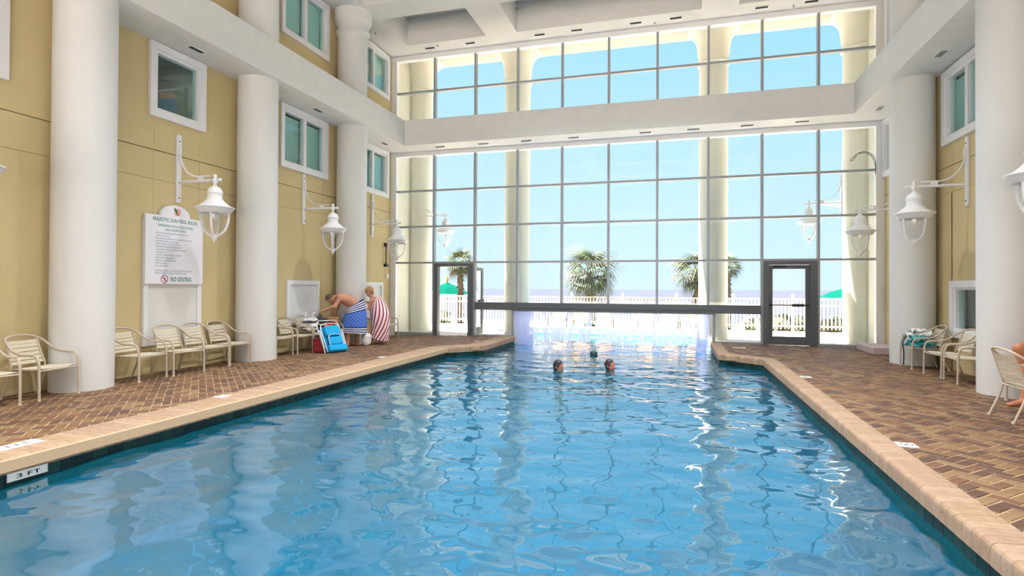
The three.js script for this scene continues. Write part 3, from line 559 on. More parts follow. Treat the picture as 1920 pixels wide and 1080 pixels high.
// umbrellas
{
  M.green = phys(col(0.0, 0.05, 0.036), 1.0, { specularIntensity: 0.05, side: THREE.DoubleSide }); M.pole = std(col(0.35, 0.33, 0.3), 0.5);
  const umb = (x, z, yr, ya, r, label, deco) => {
    const t = thing('beach_umbrella', label, 'umbrella', [x, -1.6, z], 0.3);
    const h = ya - yr, y0 = yr + 1.6;
    for (let i = 0; i < 8; i++) {
      const a = i * Math.PI / 4, b = a + Math.PI / 4, pos = [], idx = [], n = 5;
      for (let k = 0; k <= n; k++) { const s = k / n, R = r * (0.2 + 0.8 * s), y = y0 + h * 0.85 * (1 - s) + 0.05 * Math.sin(s * 3.14); for (let q = 0; q <= 2; q++) { const c = a + (b - a) * q / 2, sag = q === 1 ? 0.95 : 1; pos.push(Math.cos(c) * R * sag, y - (q === 1 ? 0.03 * s : 0), Math.sin(c) * R * sag); } }
      for (let k = 0; k < n; k++) for (let q = 0; q < 2; q++) { const o = k * 3 + q; idx.push(o, o + 1, o + 3, o + 1, o + 4, o + 3); }
      const g = new THREE.BufferGeometry(); g.setAttribute('position', new THREE.Float32BufferAttribute(pos, 3)); g.setIndex(idx); g.computeVertexNormals();
      part('canopy_panel', g, M.green, t);
      part('rib', bar([0, y0 + h * 0.7, 0], [Math.cos(a) * r * 0.98, y0, Math.sin(a) * r * 0.98], 0.01, 5), M.pole, t);
    }
    part('vent_cap', new THREE.ConeGeometry(r * 0.28, h * 0.25, 8, 1, true).translate(0, y0 + h * 0.9, 0), M.green, t);
    part('pole', bar([0, 0, 0], [0, y0 + h, 0], 0.025, 8), M.pole, t);
    if (deco) { const yl = std(col(0.4, 0.28, 0.015), 0.6); part('yellow_finial', [new THREE.SphereGeometry(0.09, 10, 8).scale(0.9, 1.6, 0.9).translate(0, y0 + h + 0.16, 0), new THREE.ConeGeometry(0.07, 0.25, 6).translate(0, y0 + h + 0.38, 0), new THREE.ConeGeometry(0.04, 0.2, 5).rotateZ(0.5).translate(-0.07, y0 + h + 0.33, 0)], yl, t).userData.label = 'bright yellow ornament on top'; }
  };
  umb(-13.8, -33, 1.12, 1.8, 1.35, 'green umbrella with yellow top ornament beyond the fence', true);
  umb(7.6, -29, 1.14, 1.62, 1.3, 'green umbrella half hidden by the outer porch column', false);
}
// shade sails
{
  M.sail = phys(col(0.88, 0.88, 0.9), 0.8, { transmission: 0.3, thickness: 0, side: THREE.DoubleSide });
  const sail = (pts, label) => {
    const t = thing('shade_sail', label, 'sail', [0, 0, 0]);
    const [A, B, C] = pts.map((p) => V(...p)), N = 12, pos = [], idx = [];
    const inward = (P, Q, s, R) => P.clone().lerp(Q, s).lerp(R, 0.28 * 4 * s * (1 - s));
    for (let i = 0; i <= N; i++) { const s = i / N, a = inward(A, B, s, C), c = inward(A, C, s, B); for (let j = 0; j <= N; j++) { const p = a.clone().lerp(c, j / N); pos.push(p.x, p.y - 0.15 * Math.sin(Math.PI * s), p.z); } }
    for (let i = 0; i < N; i++) for (let j = 0; j < N; j++) { const o = i * (N + 1) + j; idx.push(o, o + 1, o + N + 1, o + 1, o + N + 2, o + N + 1); }
    const g = new THREE.BufferGeometry(); g.setAttribute('position', new THREE.Float32BufferAttribute(pos, 3)); g.setIndex(idx); g.computeVertexNormals();
    part('fabric', g, M.sail, t);
    part('mast', bar([A.x, -0.05, A.z], [A.x, A.y + 0.2, A.z], 0.05, 10), M.picket, t);
  };
  sail([[6.9, 6.4, -24], [5.0, 4.75, -24.0], [8.5, 4.5, -26]], 'white shade sail with curved edge behind the outer porch column');
  sail([[-11.6, 6.2, -24], [-10.3, 4.9, -24.0], [-13.5, 4.4, -26]], 'white shade sail behind the porch column near the open door');
}
// sun loungers on the far side of the outdoor pool
{
  M.sling = std(col(0.30, 0.16, 0.07), 0.8, { side: THREE.DoubleSide }); M.loungeFrame = std(col(0.05, 0.04, 0.035), 0.5);
  const names = ['opposite the sign side end of the strip curtain', 'second along the outdoor pool from the sign side', 'third along the outdoor pool from the sign side', 'opposite the middle of the strip curtain', 'second along the outdoor pool from the towel side', 'opposite the towel side end of the strip curtain'];
  [-4.4, -3.5, -2.6, -1.1, -0.2, 0.7].forEach((x, i) => {
    const t = thing('sun_lounger', 'tan sling sun lounger with dark frame, ' + names[i], 'lounger', [x, -0.05, -21.5], 0.1 * (i % 3), 'sun loungers beyond the outdoor pool');
    const seat = new THREE.BoxGeometry(0.56, 0.02, 0.75).translate(0, 0.34, 0.12), back = new THREE.BoxGeometry(0.56, 0.02, 0.6).rotateX(0.95).translate(0, 0.57, -0.42);
    part('seat_sling', seat, M.sling, t); part('back_sling', back, M.sling, t);
    for (const q of [-0.29, 0.29]) { part('side_rail', [bar([q, 0.34, 0.5], [q, 0.34, -0.26], 0.018, 6), bar([q, 0.34, -0.26], [q, 0.82, -0.6], 0.018, 6)], M.loungeFrame, t); for (const z of [0.42, -0.3]) part('leg', bar([q, 0, z], [q, 0.34, z], 0.018, 6), M.loungeFrame, t); }
  });
}
// outdoor handrail
{
  const t = thing('pool_handrail', 'white tubular pool handrail on the terrace beside the push bar door', 'handrail', [0, -0.05, -18.9]);
  for (const dz of [0, -0.5]) { part('rail_tube', tube([[1.62, 0.16, dz], [1.9, 0.38, dz], [2.2, 0.66, dz], [2.34, 0.66, dz], [2.42, 0.5, dz], [2.44, 0.1, dz], [2.44, 0, dz]], 0.022, 40), M.picket, t); part('rail_post', bar([1.62, 0, dz], [1.62, 0.18, dz], 0.022), M.picket, t); part('lower_tube', bar([1.62, 0.14, dz], [2.43, 0.14, dz], 0.018), M.picket, t); }
}

// ------------------------------------------------------------------ strip curtain over the pool opening
{
  M.vinyl = phys(col(0.97, 0.96, 1.0), 0.6, { transmission: 0.85, thickness: 0, ior: 1.3, side: THREE.DoubleSide });
  M.vinylBlue = phys(col(0.80, 0.83, 1.0), 0.6, { transmission: 0.8, thickness: 0, ior: 1.3, side: THREE.DoubleSide });
  const t = thing('strip_curtain', 'translucent vinyl strip curtain hanging from the transom over the pool', 'curtain', [0, 0.8, ZG + 0.02]);
  part('hanging_rail', box(NXL - 0.04, NXR + 0.04, -0.03, 0.0, -0.03, 0.03), M.alu, t);
  const stripGeo = (w, L, bend, amp, ph) => {
    const g = new THREE.BoxGeometry(w, L, 0.004, 8, 14, 1), p = g.attributes.position;
    for (let i = 0; i < p.count; i++) { const s = (L / 2 - p.getY(i)) / L, x = p.getX(i); p.setXYZ(i, x * (1 - 0.12 * s) + bend * s * s, p.getY(i) - L / 2, p.getZ(i) + amp * Math.sin(x / w * 5 + ph) * (0.25 + s) + 0.05 * Math.sin(ph * 3) * s); }
    g.computeVertexNormals(); return g;
  };
  let n = 0;
  for (let x = NXL + 0.12; x < NXR - 0.05; x += 0.262, n++) {
    const side = n < 2 || x > NXR - 0.35, L = side ? 1.03 : rr(0.80, 0.93), w = side ? 0.3 : rr(0.17, 0.25);
    part('vinyl_strip', stripGeo(w, L, rr(-0.14, 0.14), rr(0.01, 0.03), rr(0, 6)), side ? M.vinylBlue : M.vinyl, t).position.set(x + rr(-0.02, 0.02), -0.02, (n % 2) * 0.014);
  }
}

// ------------------------------------------------------------------ wall lanterns
function lantern(x, z, turn, label, hang = 0.85, y = 0) {
  const t = thing('wall_lantern', label, 'lantern', [x, y, z], turn, 'white wall lanterns on scroll brackets');
  part('back_plate', [rbox(0.04, 1.25, 0.1, 0.008).translate(0.02, 3.615, 0)], M.lampWhite, t);
  for (const yy of [4.12, 3.08]) part('bolt', new THREE.CylinderGeometry(0.012, 0.012, 0.012, 8).rotateZ(Math.PI / 2).translate(0.045, yy, 0), M.dark, t);
  part('arm', [bar([0.03, 3.37, 0], [hang + 0.1, 3.37, 0], 0.026, 10), new THREE.SphereGeometry(0.032, 10, 8).translate(hang + 0.11, 3.37, 0)], M.lampWhite, t);
  part('scroll', [tube([[0.05, 4.02, 0], [0.06, 3.85, 0], [0.12, 3.68, 0], [0.24, 3.53, 0], [0.4, 3.46, 0], [0.6, 3.45, 0], [hang - 0.1, 3.45, 0]], 0.016, 36), rbox(0.05, 0.16, 0.05, 0.008).translate(0.05, 3.95, 0), rbox(0.1, 0.1, 0.05, 0.01).translate(hang * 0.62, 3.41, 0)], M.lampWhite, t);
  const L = new THREE.Group(); L.name = 'lantern_head'; L.position.set(hang, 0, 0); t.add(L);
  part('hood', lathe([[0, 3.48], [0.025, 3.47], [0.035, 3.44], [0.02, 3.41], [0.045, 3.39], [0.045, 3.33], [0.025, 3.31], [0.03, 3.28], [0.045, 3.26], [0.05, 3.25], [0.09, 3.23], [0.12, 3.185], [0.128, 3.15], [0.135, 3.145], [0.135, 3.125], [0.12, 3.115], [0.125, 3.03], [0.16, 2.985], [0.24, 2.915], [0.285, 2.89], [0.33, 2.878], [0.335, 2.862], [0.305, 2.85], [0.305, 2.835], [0.29, 2.83], [0.29, 2.805], [0.265, 2.8], [0.26, 2.775], [0.235, 2.765], [0.23, 2.80], [0.0, 2.86]], 32), M.lampWhite, L);
  for (let k = 0; k < 4; k++) { const a = k * Math.PI / 2 + 0.5; part('cage_rib', tube([[0.235, 2.78, 0], [0.232, 2.7, 0], [0.215, 2.58, 0], [0.16, 2.45, 0], [0.05, 2.36, 0]], 0.019, 20, 6).rotateY(a), M.lampWhite, L); }
  part('glass_bowl', lathe([[0.205, 2.78], [0.2, 2.68], [0.175, 2.55], [0.12, 2.44], [0.03, 2.39]], 24), M.clearGlass, L);
  part('finial', lathe([[0, 2.4], [0.055, 2.39], [0.06, 2.36], [0.045, 2.33], [0.05, 2.315], [0.03, 2.29], [0.012, 2.26], [0, 2.235]], 16), M.lampWhite, L);
  part('bulb', new THREE.SphereGeometry(0.05, 12, 10).scale(1, 1.5, 1).translate(0, 2.72, 0), std(col(0.85, 0.85, 0.8), 0.3), L);
  return t;
}
lantern(XL, -8.29, 0, 'white wall lantern beside the pool rules sign');
lantern(XL, -11.94, 0, 'white wall lantern above the chair row with the bags');
lantern(XL, -15.22, 0, 'white wall lantern above the two wrapped bathers, next to the glass wall');
lantern(XL, -4.6, 0, 'white wall lantern over the chairs before the first column');
lantern(XR, -12.09, Math.PI, 'white wall lantern above the towel chairs');
lantern(XR, -15.3, Math.PI, 'white wall lantern over the pink step block');
lantern(XR, -8.35, Math.PI, 'white wall lantern above the single chair facing the wall');
lantern(4.5, -18.0, Math.PI, 'lantern outside on the outer porch column beyond the push bar door', 0.85, 0.56);
lantern(-8.46, -18.0, 0, 'lantern outside on the porch column beyond the open door', 0.85, 0.56);

// ------------------------------------------------------------------ things on the side walls
{
  // pool rules board
  const t = thing('rules_sign', 'white pool rules board with green lettering and arched top', 'sign', [XL, 0, -8.19]);
  const sh = new THREE.Shape(); sh.moveTo(-0.61, 1.5); sh.lineTo(0.61, 1.5); sh.lineTo(0.61, 2.71); sh.lineTo(0.31, 2.71); sh.absellipse(0, 2.71, 0.31, 0.21, 0, Math.PI, false, 0); sh.lineTo(-0.61, 2.71); sh.closePath();
  const g = new THREE.ExtrudeGeometry(sh, { depth: 0.05, bevelEnabled: true, bevelSize: 0.004, bevelThickness: 0.004, bevelSegments: 1, curveSegments: 24 });
  // shape x runs towards the viewer's right = -z in the room
  g.rotateY(Math.PI / 2).translate(0.03, 0, 0);
  part('board', g, M.frameWhite, t);
  const tex = canvasTex(1024, 1200, (c, w, h) => {
    c.fillStyle = '#f3f2fa'; c.fillRect(0, 0, w, h);
    // emblem
    c.fillStyle = '#f3b59a'; c.beginPath(); c.arc(530, 100, 56, 0, 7); c.fill(); c.strokeStyle = '#d9573c'; c.lineWidth = 12; c.beginPath(); c.arc(535, 100, 48, -1.6, 2.4); c.stroke();
    c.fillStyle = '#20604a'; c.beginPath(); c.moveTo(470, 30); c.quadraticCurveTo(545, 60, 548, 140); c.quadraticCurveTo(490, 110, 470, 30); c.fill();
    c.textAlign = 'center'; c.fillStyle = '#1f7f7c'; c.font = 'bold 76px sans-serif'; c.fillText('MAJESTIC SUN POOL RULES', 512, 262, 800);
    c.font = 'bold 48px sans-serif'; c.fillStyle = '#3f9a98'; c.fillText('SWIMMING POOL REGULATIONS', 512, 342, 640); c.fillText('NO EXCEPTIONS', 512, 402, 420);
    c.textAlign = 'left'; c.font = '30px sans-serif'; c.fillStyle = '#2c5f86';
    const lines = ['• NO FOOD OR BEVERAGES IN POOL OR ON', '   POOL WET DECK', '• NO GLASS OR ANIMALS IN FENCED POOL AREA', '• BATHING LOAD: 60 PERSONS', '• POOL HOURS: DAWN TO DUSK', '• SHOWER BEFORE ENTERING POOL', '• CHILDREN UNDER 12 MUST HAVE ADULT', '   SUPERVISION', '• DO NOT SWALLOW POOL WATER', '• NO RUNNING ALLOWED', '• SWIM AT YOUR OWN RISK', '• NO SMOKING', '• NO LIFEGUARD'];
    lines.forEach((l, i) => c.fillText(l, 150, 452 + i * 41)); c.fillText('ANYONE FAILING TO COMPLY WITH POOL RULES', 160, 1015, 700); c.fillText('MAY BE ASKED TO LEAVE THE POOL AREA', 160, 1052, 660);
    c.font = 'bold 96px sans-serif'; c.fillStyle = '#1b7a78'; c.fillText('NO DIVING', 420, 1165, 390);
    c.strokeStyle = '#b0234a'; c.lineWidth = 12; c.beginPath(); c.arc(318, 1130, 56, 0, 7); c.stroke(); c.beginPath(); c.moveTo(280, 1092); c.lineTo(356, 1168); c.stroke();
    c.strokeStyle = '#2b2b3a'; c.lineWidth = 9; c.beginPath(); c.moveTo(300, 1105); c.lineTo(330, 1125); c.lineTo(315, 1150); c.lineTo(345, 1150); c.stroke();
  });
  const face = new THREE.ShapeGeometry(sh, 24), u = face.attributes.uv, p = face.attributes.position;
  for (let i = 0; i < u.count; i++) u.setXY(i, (p.getX(i) + 0.61) / 1.22, (p.getY(i) - 1.5) / 1.42);
  face.rotateY(Math.PI / 2).translate(0.0852, 0, 0);
  part('printed_face', face, std(col(1, 1, 1), 0.5, { map: tex }), t);
  part('backing_panel', box(0.005, 0.03, 0.42, 1.55, -0.55, 0.55), std(col(0.74, 0.73, 0.70), 0.6), t);
  for (const z of [-0.57, 0.57]) part('post', box(0.005, 0.06, 0.42, 2.6, z - 0.045, z + 0.045), M.frameWhite, t);
  // access panels
  const panel = (z0, z1, label) => {
    const q = thing('access_panel', label, 'panel', [XL, 0, 0]);
    part('panel_frame', [box(0, 0.045, 1.52, 1.62, z0, z1), box(0, 0.045, 0.55, 0.65, z0, z1), box(0, 0.045, 0.65, 1.52, z0, z0 + 0.1), box(0, 0.045, 0.65, 1.52, z1 - 0.1, z1)], M.frameWhite, q);
    part('panel_face', box(0, 0.015, 0.65, 1.52, z0 + 0.1, z1 - 0.1), std(col(0.74, 0.75, 0.76), 0.5), q);
  };
  panel(-12.59, -11.33, 'white framed wall panel behind the chairs with bags');
  panel(-15.87, -14.5, 'white framed wall panel behind the woman in the striped towel');
  const b = thing('wall_bar', 'black vertical rod fixed to the wall beside the glass', 'bar', [XL, 0, -16.0]);
  part('rod', bar([0.06, 2.16, 0], [0.06, 2.82, 0], 0.018, 10), M.black, b); part('upper_bracket', rbox(0.09, 0.12, 0.06, 0.01).translate(0.045, 2.8, 0), M.black, b); part('lower_bracket', rbox(0.09, 0.1, 0.06, 0.01).translate(0.045, 2.16, 0), M.black, b); part('knob', [bar([0.05, 2.15, 0], [0.05, 2.15, -0.13], 0.01, 6), new THREE.SphereGeometry(0.025, 8, 6).translate(0.05, 2.15, -0.13)], M.black, b);
  const wb = thing('wall_box', 'small white junction box on the wall below the black rod', 'box', [XL, 1.82, -16.17]);
  part('cover', rbox(0.04, 0.14, 0.16, 0.008).translate(0.02, 0, 0), M.frameWhite, wb); part('screw', new THREE.CylinderGeometry(0.008, 0.008, 0.004, 8).rotateZ(Math.PI / 2).translate(0.042, 0, -0.05), M.dark, wb);
  // cable loop on the glass frame
  const cb = thing('cable_loop', 'thin black cable looping out from the glass wall frame', 'cable', [0, 0, -16.28]);
  part('cable', [tube([[4.83, 4.4, -0.05], [4.82, 4.6, 0], [4.79, 4.81, 0], [4.67, 4.94, 0], [4.53, 4.97, 0], [4.37, 4.9, 0], [4.25, 4.76, 0], [4.29, 4.76, 0], [4.4, 4.9, 0]], 0.008, 60, 5), tube([[4.83, 4.4, -0.05], [4.8, 4.62, 0.02], [4.72, 4.84, 0.02], [4.6, 4.93, 0.02], [4.42, 4.93, 0.01]], 0.007, 40, 5)], M.black, cb);
  const st = thing('step_block', 'low pale pink block step against the glass and side wall', 'step', [0, deckY(4.4), 0]);
  part('block', new RoundedBoxGeometry(0.66, 0.17, 1.25, 3, 0.02).translate(4.7, 0.085, -15.6), std(col(0.72, 0.56, 0.58), 0.7, { map: stuccoTone }), st);
}
// deck and pool wall depth markers
{
  const txt = (s, rot) => canvasTex(256, 128, (c, w, h) => { c.fillStyle = '#f2efe8'; c.fillRect(0, 0, w, h); c.save(); c.translate(w / 2, h / 2); if (rot) c.rotate(Math.PI); c.fillStyle = '#101014'; c.font = 'bold 84px sans-serif'; c.textAlign = 'center'; c.textBaseline = 'middle'; c.fillText(s, 0, 4, 220); c.restore(); });
  const nodive = canvasTex(128, 128, (c, w, h) => { c.fillStyle = '#efe9e2'; c.fillRect(0, 0, w, h); c.strokeStyle = '#33333a'; c.lineWidth = 9; c.beginPath(); c.arc(64, 64, 40, 0, 7); c.stroke(); c.beginPath(); c.moveTo(36, 36); c.lineTo(92, 92); c.stroke(); c.lineWidth = 7; c.beginPath(); c.moveTo(46, 78); c.lineTo(66, 60); c.lineTo(84, 66); c.stroke(); });
  const deckTile = (name, x, z, w, d, map, label, y = 0.016, turn = 0) => { const t = thing(name, label, 'marker', [x, y, z], turn); part('tile_body', rbox(w, 0.012, d, 0.003).translate(0, -0.006, 0), M.frameWhite, t); part('print', new THREE.PlaneGeometry(d * 0.96, w * 0.96).rotateX(-Math.PI / 2).rotateY(Math.PI / 2).translate(0, 0.0015, 0), std(col(0.8, 0.8, 0.8), 0.5, { map }), t); };
  const m3 = txt('3 FT', true);
  {
    const t = thing('depth_marker', 'white depth marker tile lettered 3 FT set in the coping, sign side', 'marker', [-5.7, 0.016, -3.68]);
    part('tile_body', rbox(0.17, 0.012, 0.36, 0.003).translate(0, -0.004, 0), M.frameWhite, t);
    part('print', new THREE.PlaneGeometry(0.35, 0.16).rotateX(-Math.PI / 2).rotateY(Math.PI / 2).translate(0, 0.0035, 0), std(col(0.8, 0.8, 0.8), 0.5, { map: m3 }), t);
    const q = thing('waterline_marker', 'white waterline tile lettered 3 FT under the coping, sign side', 'marker', [PXL - 0.02, -0.162, -3.55]);
    part('tile_body', rbox(0.014, 0.075, 0.32, 0.003), M.frameWhite, q);
    part('print', new THREE.PlaneGeometry(0.31, 0.072).rotateY(Math.PI / 2).translate(0.0085, 0, 0), std(col(1, 1, 1), 0.4, { map: txt('3 FT', false) }), q);
  }
  deckTile('no_diving_tile', 2.08, -6.17, 0.16, 0.16, nodive, 'small white no diving tile in the deck, towel side', 0.004);
  deckTile('no_diving_tile', -5.72, -6.1, 0.15, 0.18, nodive, 'small white no diving tile in the coping near the rules sign', 0.018);
  deckTile('no_diving_tile', -5.9, -10.65, 0.15, 0.18, nodive, 'small white no diving tile in the deck opposite the bathers', 0.004);
  deckTile('no_diving_tile', 2.08, -10.5, 0.16, 0.16, nodive, 'small white no diving tile in the deck opposite the towel chair', 0.004);
  deckTile('no_diving_tile', -5.2, -14.6, 0.15, 0.18, nodive, 'small white no diving tile near the open glass door', 0.012);
  deckTile('no_diving_tile', 1.5, -15.2, 0.3, 0.2, nodive, 'small white no diving tile near the push bar door', 0.008);
}

// ------------------------------------------------------------------ strap chairs
const chairParts = (() => {
  const loop = tube([[-0.29, 0, 0.28], [-0.29, 0.3, 0.275], [-0.29, 0.5, 0.265], [-0.29, 0.575, 0.225], [-0.29, 0.592, 0.14], [-0.29, 0.595, 0.02], [-0.285, 0.64, -0.12], [-0.265, 0.735, -0.24], [-0.22, 0.79, -0.31], [-0.12, 0.82, -0.345], [0, 0.828, -0.355], [0.12, 0.82, -0.345], [0.22, 0.79, -0.31], [0.265, 0.735, -0.24], [0.285, 0.64, -0.12], [0.29, 0.595, 0.02], [0.29, 0.592, 0.14], [0.29, 0.575, 0.225], [0.29, 0.5, 0.265], [0.29, 0.3, 0.275], [0.29, 0, 0.28]], 0.0165, 110, 8);
  const rear = (s) => tube([[s * 0.215, 0.79, -0.315], [s * 0.225, 0.6, -0.255], [s * 0.24, 0.42, -0.2], [s * 0.25, 0.3, -0.215], [s * 0.255, 0.0, -0.33]], 0.014, 30, 8);
  const backStrap = (y) => { const z = -0.2 - (y - 0.42) * 0.31, hw = 0.238 - (y - 0.42) * 0.07; const g = new THREE.BoxGeometry(hw * 2, 0.046, 0.004, 8, 1, 1), p = g.attributes.position; for (let i = 0; i < p.count; i++) { const u = p.getX(i) / hw; p.setZ(i, p.getZ(i) - 0.02 * (1 - u * u)); } g.rotateX(-0.3).translate(0, y, z - 0.004); g.computeVertexNormals(); return g; };
  const seatStrap = (z, y) => { const g = new THREE.BoxGeometry(0.55, 0.004, 0.044, 8, 1, 1), p = g.attributes.position; for (let i = 0; i < p.count; i++) { const u = p.getX(i) / 0.275; p.setY(i, p.getY(i) - 0.012 * (1 - u * u)); } g.translate(0, y, z); g.computeVertexNormals(); return g; };
  const o = { loop, rear: [rear(-1), rear(1)], rail: [-1, 1].map((s) => bar([s * 0.285, 0.405, 0.27], [s * 0.24, 0.385, -0.2], 0.013, 8)), front: bar([-0.29, 0.39, 0.275], [0.29, 0.39, 0.275], 0.012, 8), back: bar([-0.24, 0.385, -0.2], [0.24, 0.385, -0.2], 0.012, 8), bs: [0.47, 0.525, 0.58, 0.635, 0.69, 0.738].map(backStrap), ss: [0.24, 0.19, 0.135, 0.08, 0.025, -0.03, -0.085, -0.14].map((z, i) => seatStrap(z, 0.418 - i * 0.002)), foot: [[-0.29, 0.28], [0.29, 0.28], [-0.255, -0.33], [0.255, -0.33]].map(([x, z]) => new THREE.CylinderGeometry(0.019, 0.019, 0.03, 8).translate(x, 0.015, z)) };
  return o;
})();
function makeChair(label, x, z, turn, group) {
  const t = thing('strap_chair', label, 'chair', [x, deckY(x), z], turn, group), C = chairParts;
  part('arm_frame', C.loop, M.tubeFrame, t); C.rear.forEach((g) => part('rear_leg', g, M.tubeFrame, t)); C.rail.forEach((g) => part('seat_rail', g, M.tubeFrame, t));
  part('front_rail', C.front, M.tubeFrame, t); part('back_rail', C.back, M.tubeFrame, t);
  C.bs.forEach((g) => part('back_strap', g, M.strap, t)); C.ss.forEach((g) => part('seat_strap', g, M.strap, t)); C.foot.forEach((g) => part('foot_cap', g, M.strap, t));
  return t;
}
const chair0 = makeChair('cream strap armchair touching the first column before the sign', -8.27, -5.62, Math.PI / 2 + 0.16, 'strap armchairs along the sign wall');
const addChair = (label, x, z, turn, group) => { const c = copy(chair0, label, [x, deckY(x), z], turn); c.userData.group = group; return c; };
const gA = 'strap armchairs along the sign wall', gB = 'strap armchairs along the towel side wall', H = Math.PI / 2;
addChair('cream strap armchair second before the first column', -8.2, -4.86, H + 0.12, gA);
addChair('cream strap armchair just past the first column, in front of the sign', -8.36, -7.13, H - 0.14, gA);
addChair('cream strap armchair under the middle of the rules sign', -8.3, -7.84, H + 0.1, gA);
addChair('cream strap armchair under the far edge of the rules sign', -8.38, -8.5, H + 0.02, gA);
addChair('cream strap armchair touching the second column, sign wall', -8.45, -9.16, H - 0.05, gA);
addChair('cream strap armchair half hidden behind the second column', -8.46, -10.47, H - 0.05, gA);
addChair('empty cream strap armchair beside the bags', -8.4, -11.1, H - 0.04, gA);
addChair('cream strap armchair behind the blue folded beach chair, holding the white bag', -8.4, -11.73, H, gA);
addChair('cream strap armchair in front of the bending man, holding the leopard bag', -8.39, -12.35, H, gA);
addChair('cream strap armchair standing alone beside the glass wall', -8.4, -15.3, H + 0.05, gA);
addChair('cream strap armchair covered with towels', 4.56, -12.72, -H, gB);
addChair('cream strap armchair between the towel chair and the next one', 4.58, -11.62, -H - 0.08, gB);
addChair('empty cream strap armchair nearest the second right hand column', 4.6, -10.94, -H + 0.06, gB);
addChair('cream strap armchair turned to face the wall, beside the seated person', 3.93, -7.88, H, gB);
addChair('cream strap armchair the person with drawn up knee sits on', 4.6, -9.03, -H, gB);

// ------------------------------------------------------------------ people
const sminK = (a, b, k) => { const h = Math.max(0, Math.min(1, 0.5 + 0.5 * (b - a) / k)); return b + (a - b) * h - k * h * (1 - h); };
function capD(p, a, b, ra, rb) { const bx = b[0] - a[0], by = b[1] - a[1], bz = b[2] - a[2], px = p[0] - a[0], py = p[1] - a[1], pz = p[2] - a[2]; const t = Math.max(0, Math.min(1, (px * bx + py * by + pz * bz) / (bx * bx + by * by + bz * bz + 1e-9))); return Math.hypot(px - bx * t, py - by * t, pz - bz * t) - (ra + (rb - ra) * t); }
const ellD = (p, c, r) => { const x = (p[0] - c[0]) / r[0], y = (p[1] - c[1]) / r[1], z = (p[2] - c[2]) / r[2], l = Math.hypot(x, y, z); return (l - 1) * Math.min(r[0], r[1], r[2]); };
function fieldMesh(f, lo, hi, cell) {
  const size = Math.max(hi[0] - lo[0], hi[1] - lo[1], hi[2] - lo[2]), n = Math.min(120, Math.ceil(size / cell) + 6), mc = new MarchingCubes(n, new THREE.MeshBasicMaterial(), false, false, 120000);
  const half = size / 2 * n / (n - 6), c = [(lo[0] + hi[0]) / 2, (lo[1] + hi[1]) / 2, (lo[2] + hi[2]) / 2];
  for (let z = 0; z < n; z++) for (let y = 0; y < n; y++) for (let x = 0; x < n; x++) mc.field[x + y * n + z * n * n] = -f([c[0] + (x - n / 2) / (n / 2) * half, c[1] + (y - n / 2) / (n / 2) * half, c[2] + (z - n / 2) / (n / 2) * half]);
  mc.isolation = 0; mc.update();
  const pos = mc.positionArray.slice(0, mc.count * 3); for (let i = 0; i < pos.length; i += 3) for (let k = 0; k < 3; k++) pos[i + k] = pos[i + k] * half + c[k];
  let g = new THREE.BufferGeometry(); g.setAttribute('position', new THREE.BufferAttribute(new Float32Array(pos), 3)); g = mergeVertices(g, 1e-4); g.computeVertexNormals(); return g;
}
const bounds = (caps, m) => { const lo = [9, 9, 9], hi = [-9, -9, -9]; for (const [a, b, ra, rb] of caps) for (const [p, r] of [[a, ra], [b, rb ?? ra]]) for (let k = 0; k < 3; k++) { lo[k] = Math.min(lo[k], p[k] - r - m); hi[k] = Math.max(hi[k], p[k] + r + m); } return [lo, hi]; };
function bodyGeo(caps, k = 0.035, cell = 0.017) { const [lo, hi] = bounds(caps, 0.02); return fieldMesh((p) => { let d = 9; for (const [a, b, ra, rb] of caps) d = sminK(d, capD(p, a, b, ra, rb ?? ra), k); return d; }, lo, hi, cell); }
// head centred at the origin looking along +z, chin down, about 0.23 tall
const headGeo = (() => {
  const f = (p) => {
    let d = ellD(p, [0, 0.03, -0.01], [0.076, 0.095, 0.095]); d = sminK(d, ellD(p, [0, -0.05, 0.022], [0.056, 0.066, 0.066]), 0.03);
    d = sminK(d, capD(p, [0, 0.012, 0.085], [0, -0.022, 0.105], 0.009, 0.014), 0.012);
    for (const s of [-1, 1]) { d = sminK(d, ellD(p, [s * 0.078, -0.005, -0.01], [0.012, 0.032, 0.02]), 0.006); d = Math.max(d, -ellD(p, [s * 0.031, 0.012, 0.092], [0.018, 0.011, 0.014])); d = sminK(d, ellD(p, [s * 0.031, 0.011, 0.078], [0.013, 0.012, 0.012]), 0.003); }
    d = sminK(d, capD(p, [-0.02, -0.058, 0.08], [0.02, -0.058, 0.08], 0.008, 0.008), 0.005);
    return d;
  };
  return fieldMesh(f, [-0.11, -0.13, -0.12], [0.11, 0.14, 0.13], 0.0055);
})();
const hairGeo = (len, puff) => fieldMesh((p) => {
  const n = 0.006 * perlin.noise(p[0] * 40, p[1] * 40, p[2] * 40);
  let d = ellD(p, [0, 0.042, -0.018], [0.085 + puff, 0.095 + puff, 0.098 + puff]) + n; if (len) d = sminK(d, ellD(p, [0, -0.03 - len / 2, -0.055], [0.078 + puff, 0.07 + len, 0.055 + puff]), 0.03) + n;
  const face = ellD(p, [0, -0.045, 0.10], [0.068, 0.105, 0.10]); return Math.max(d, -face);
}, [-0.15, -0.2, -0.16], [0.15, 0.18, 0.15], 0.008);
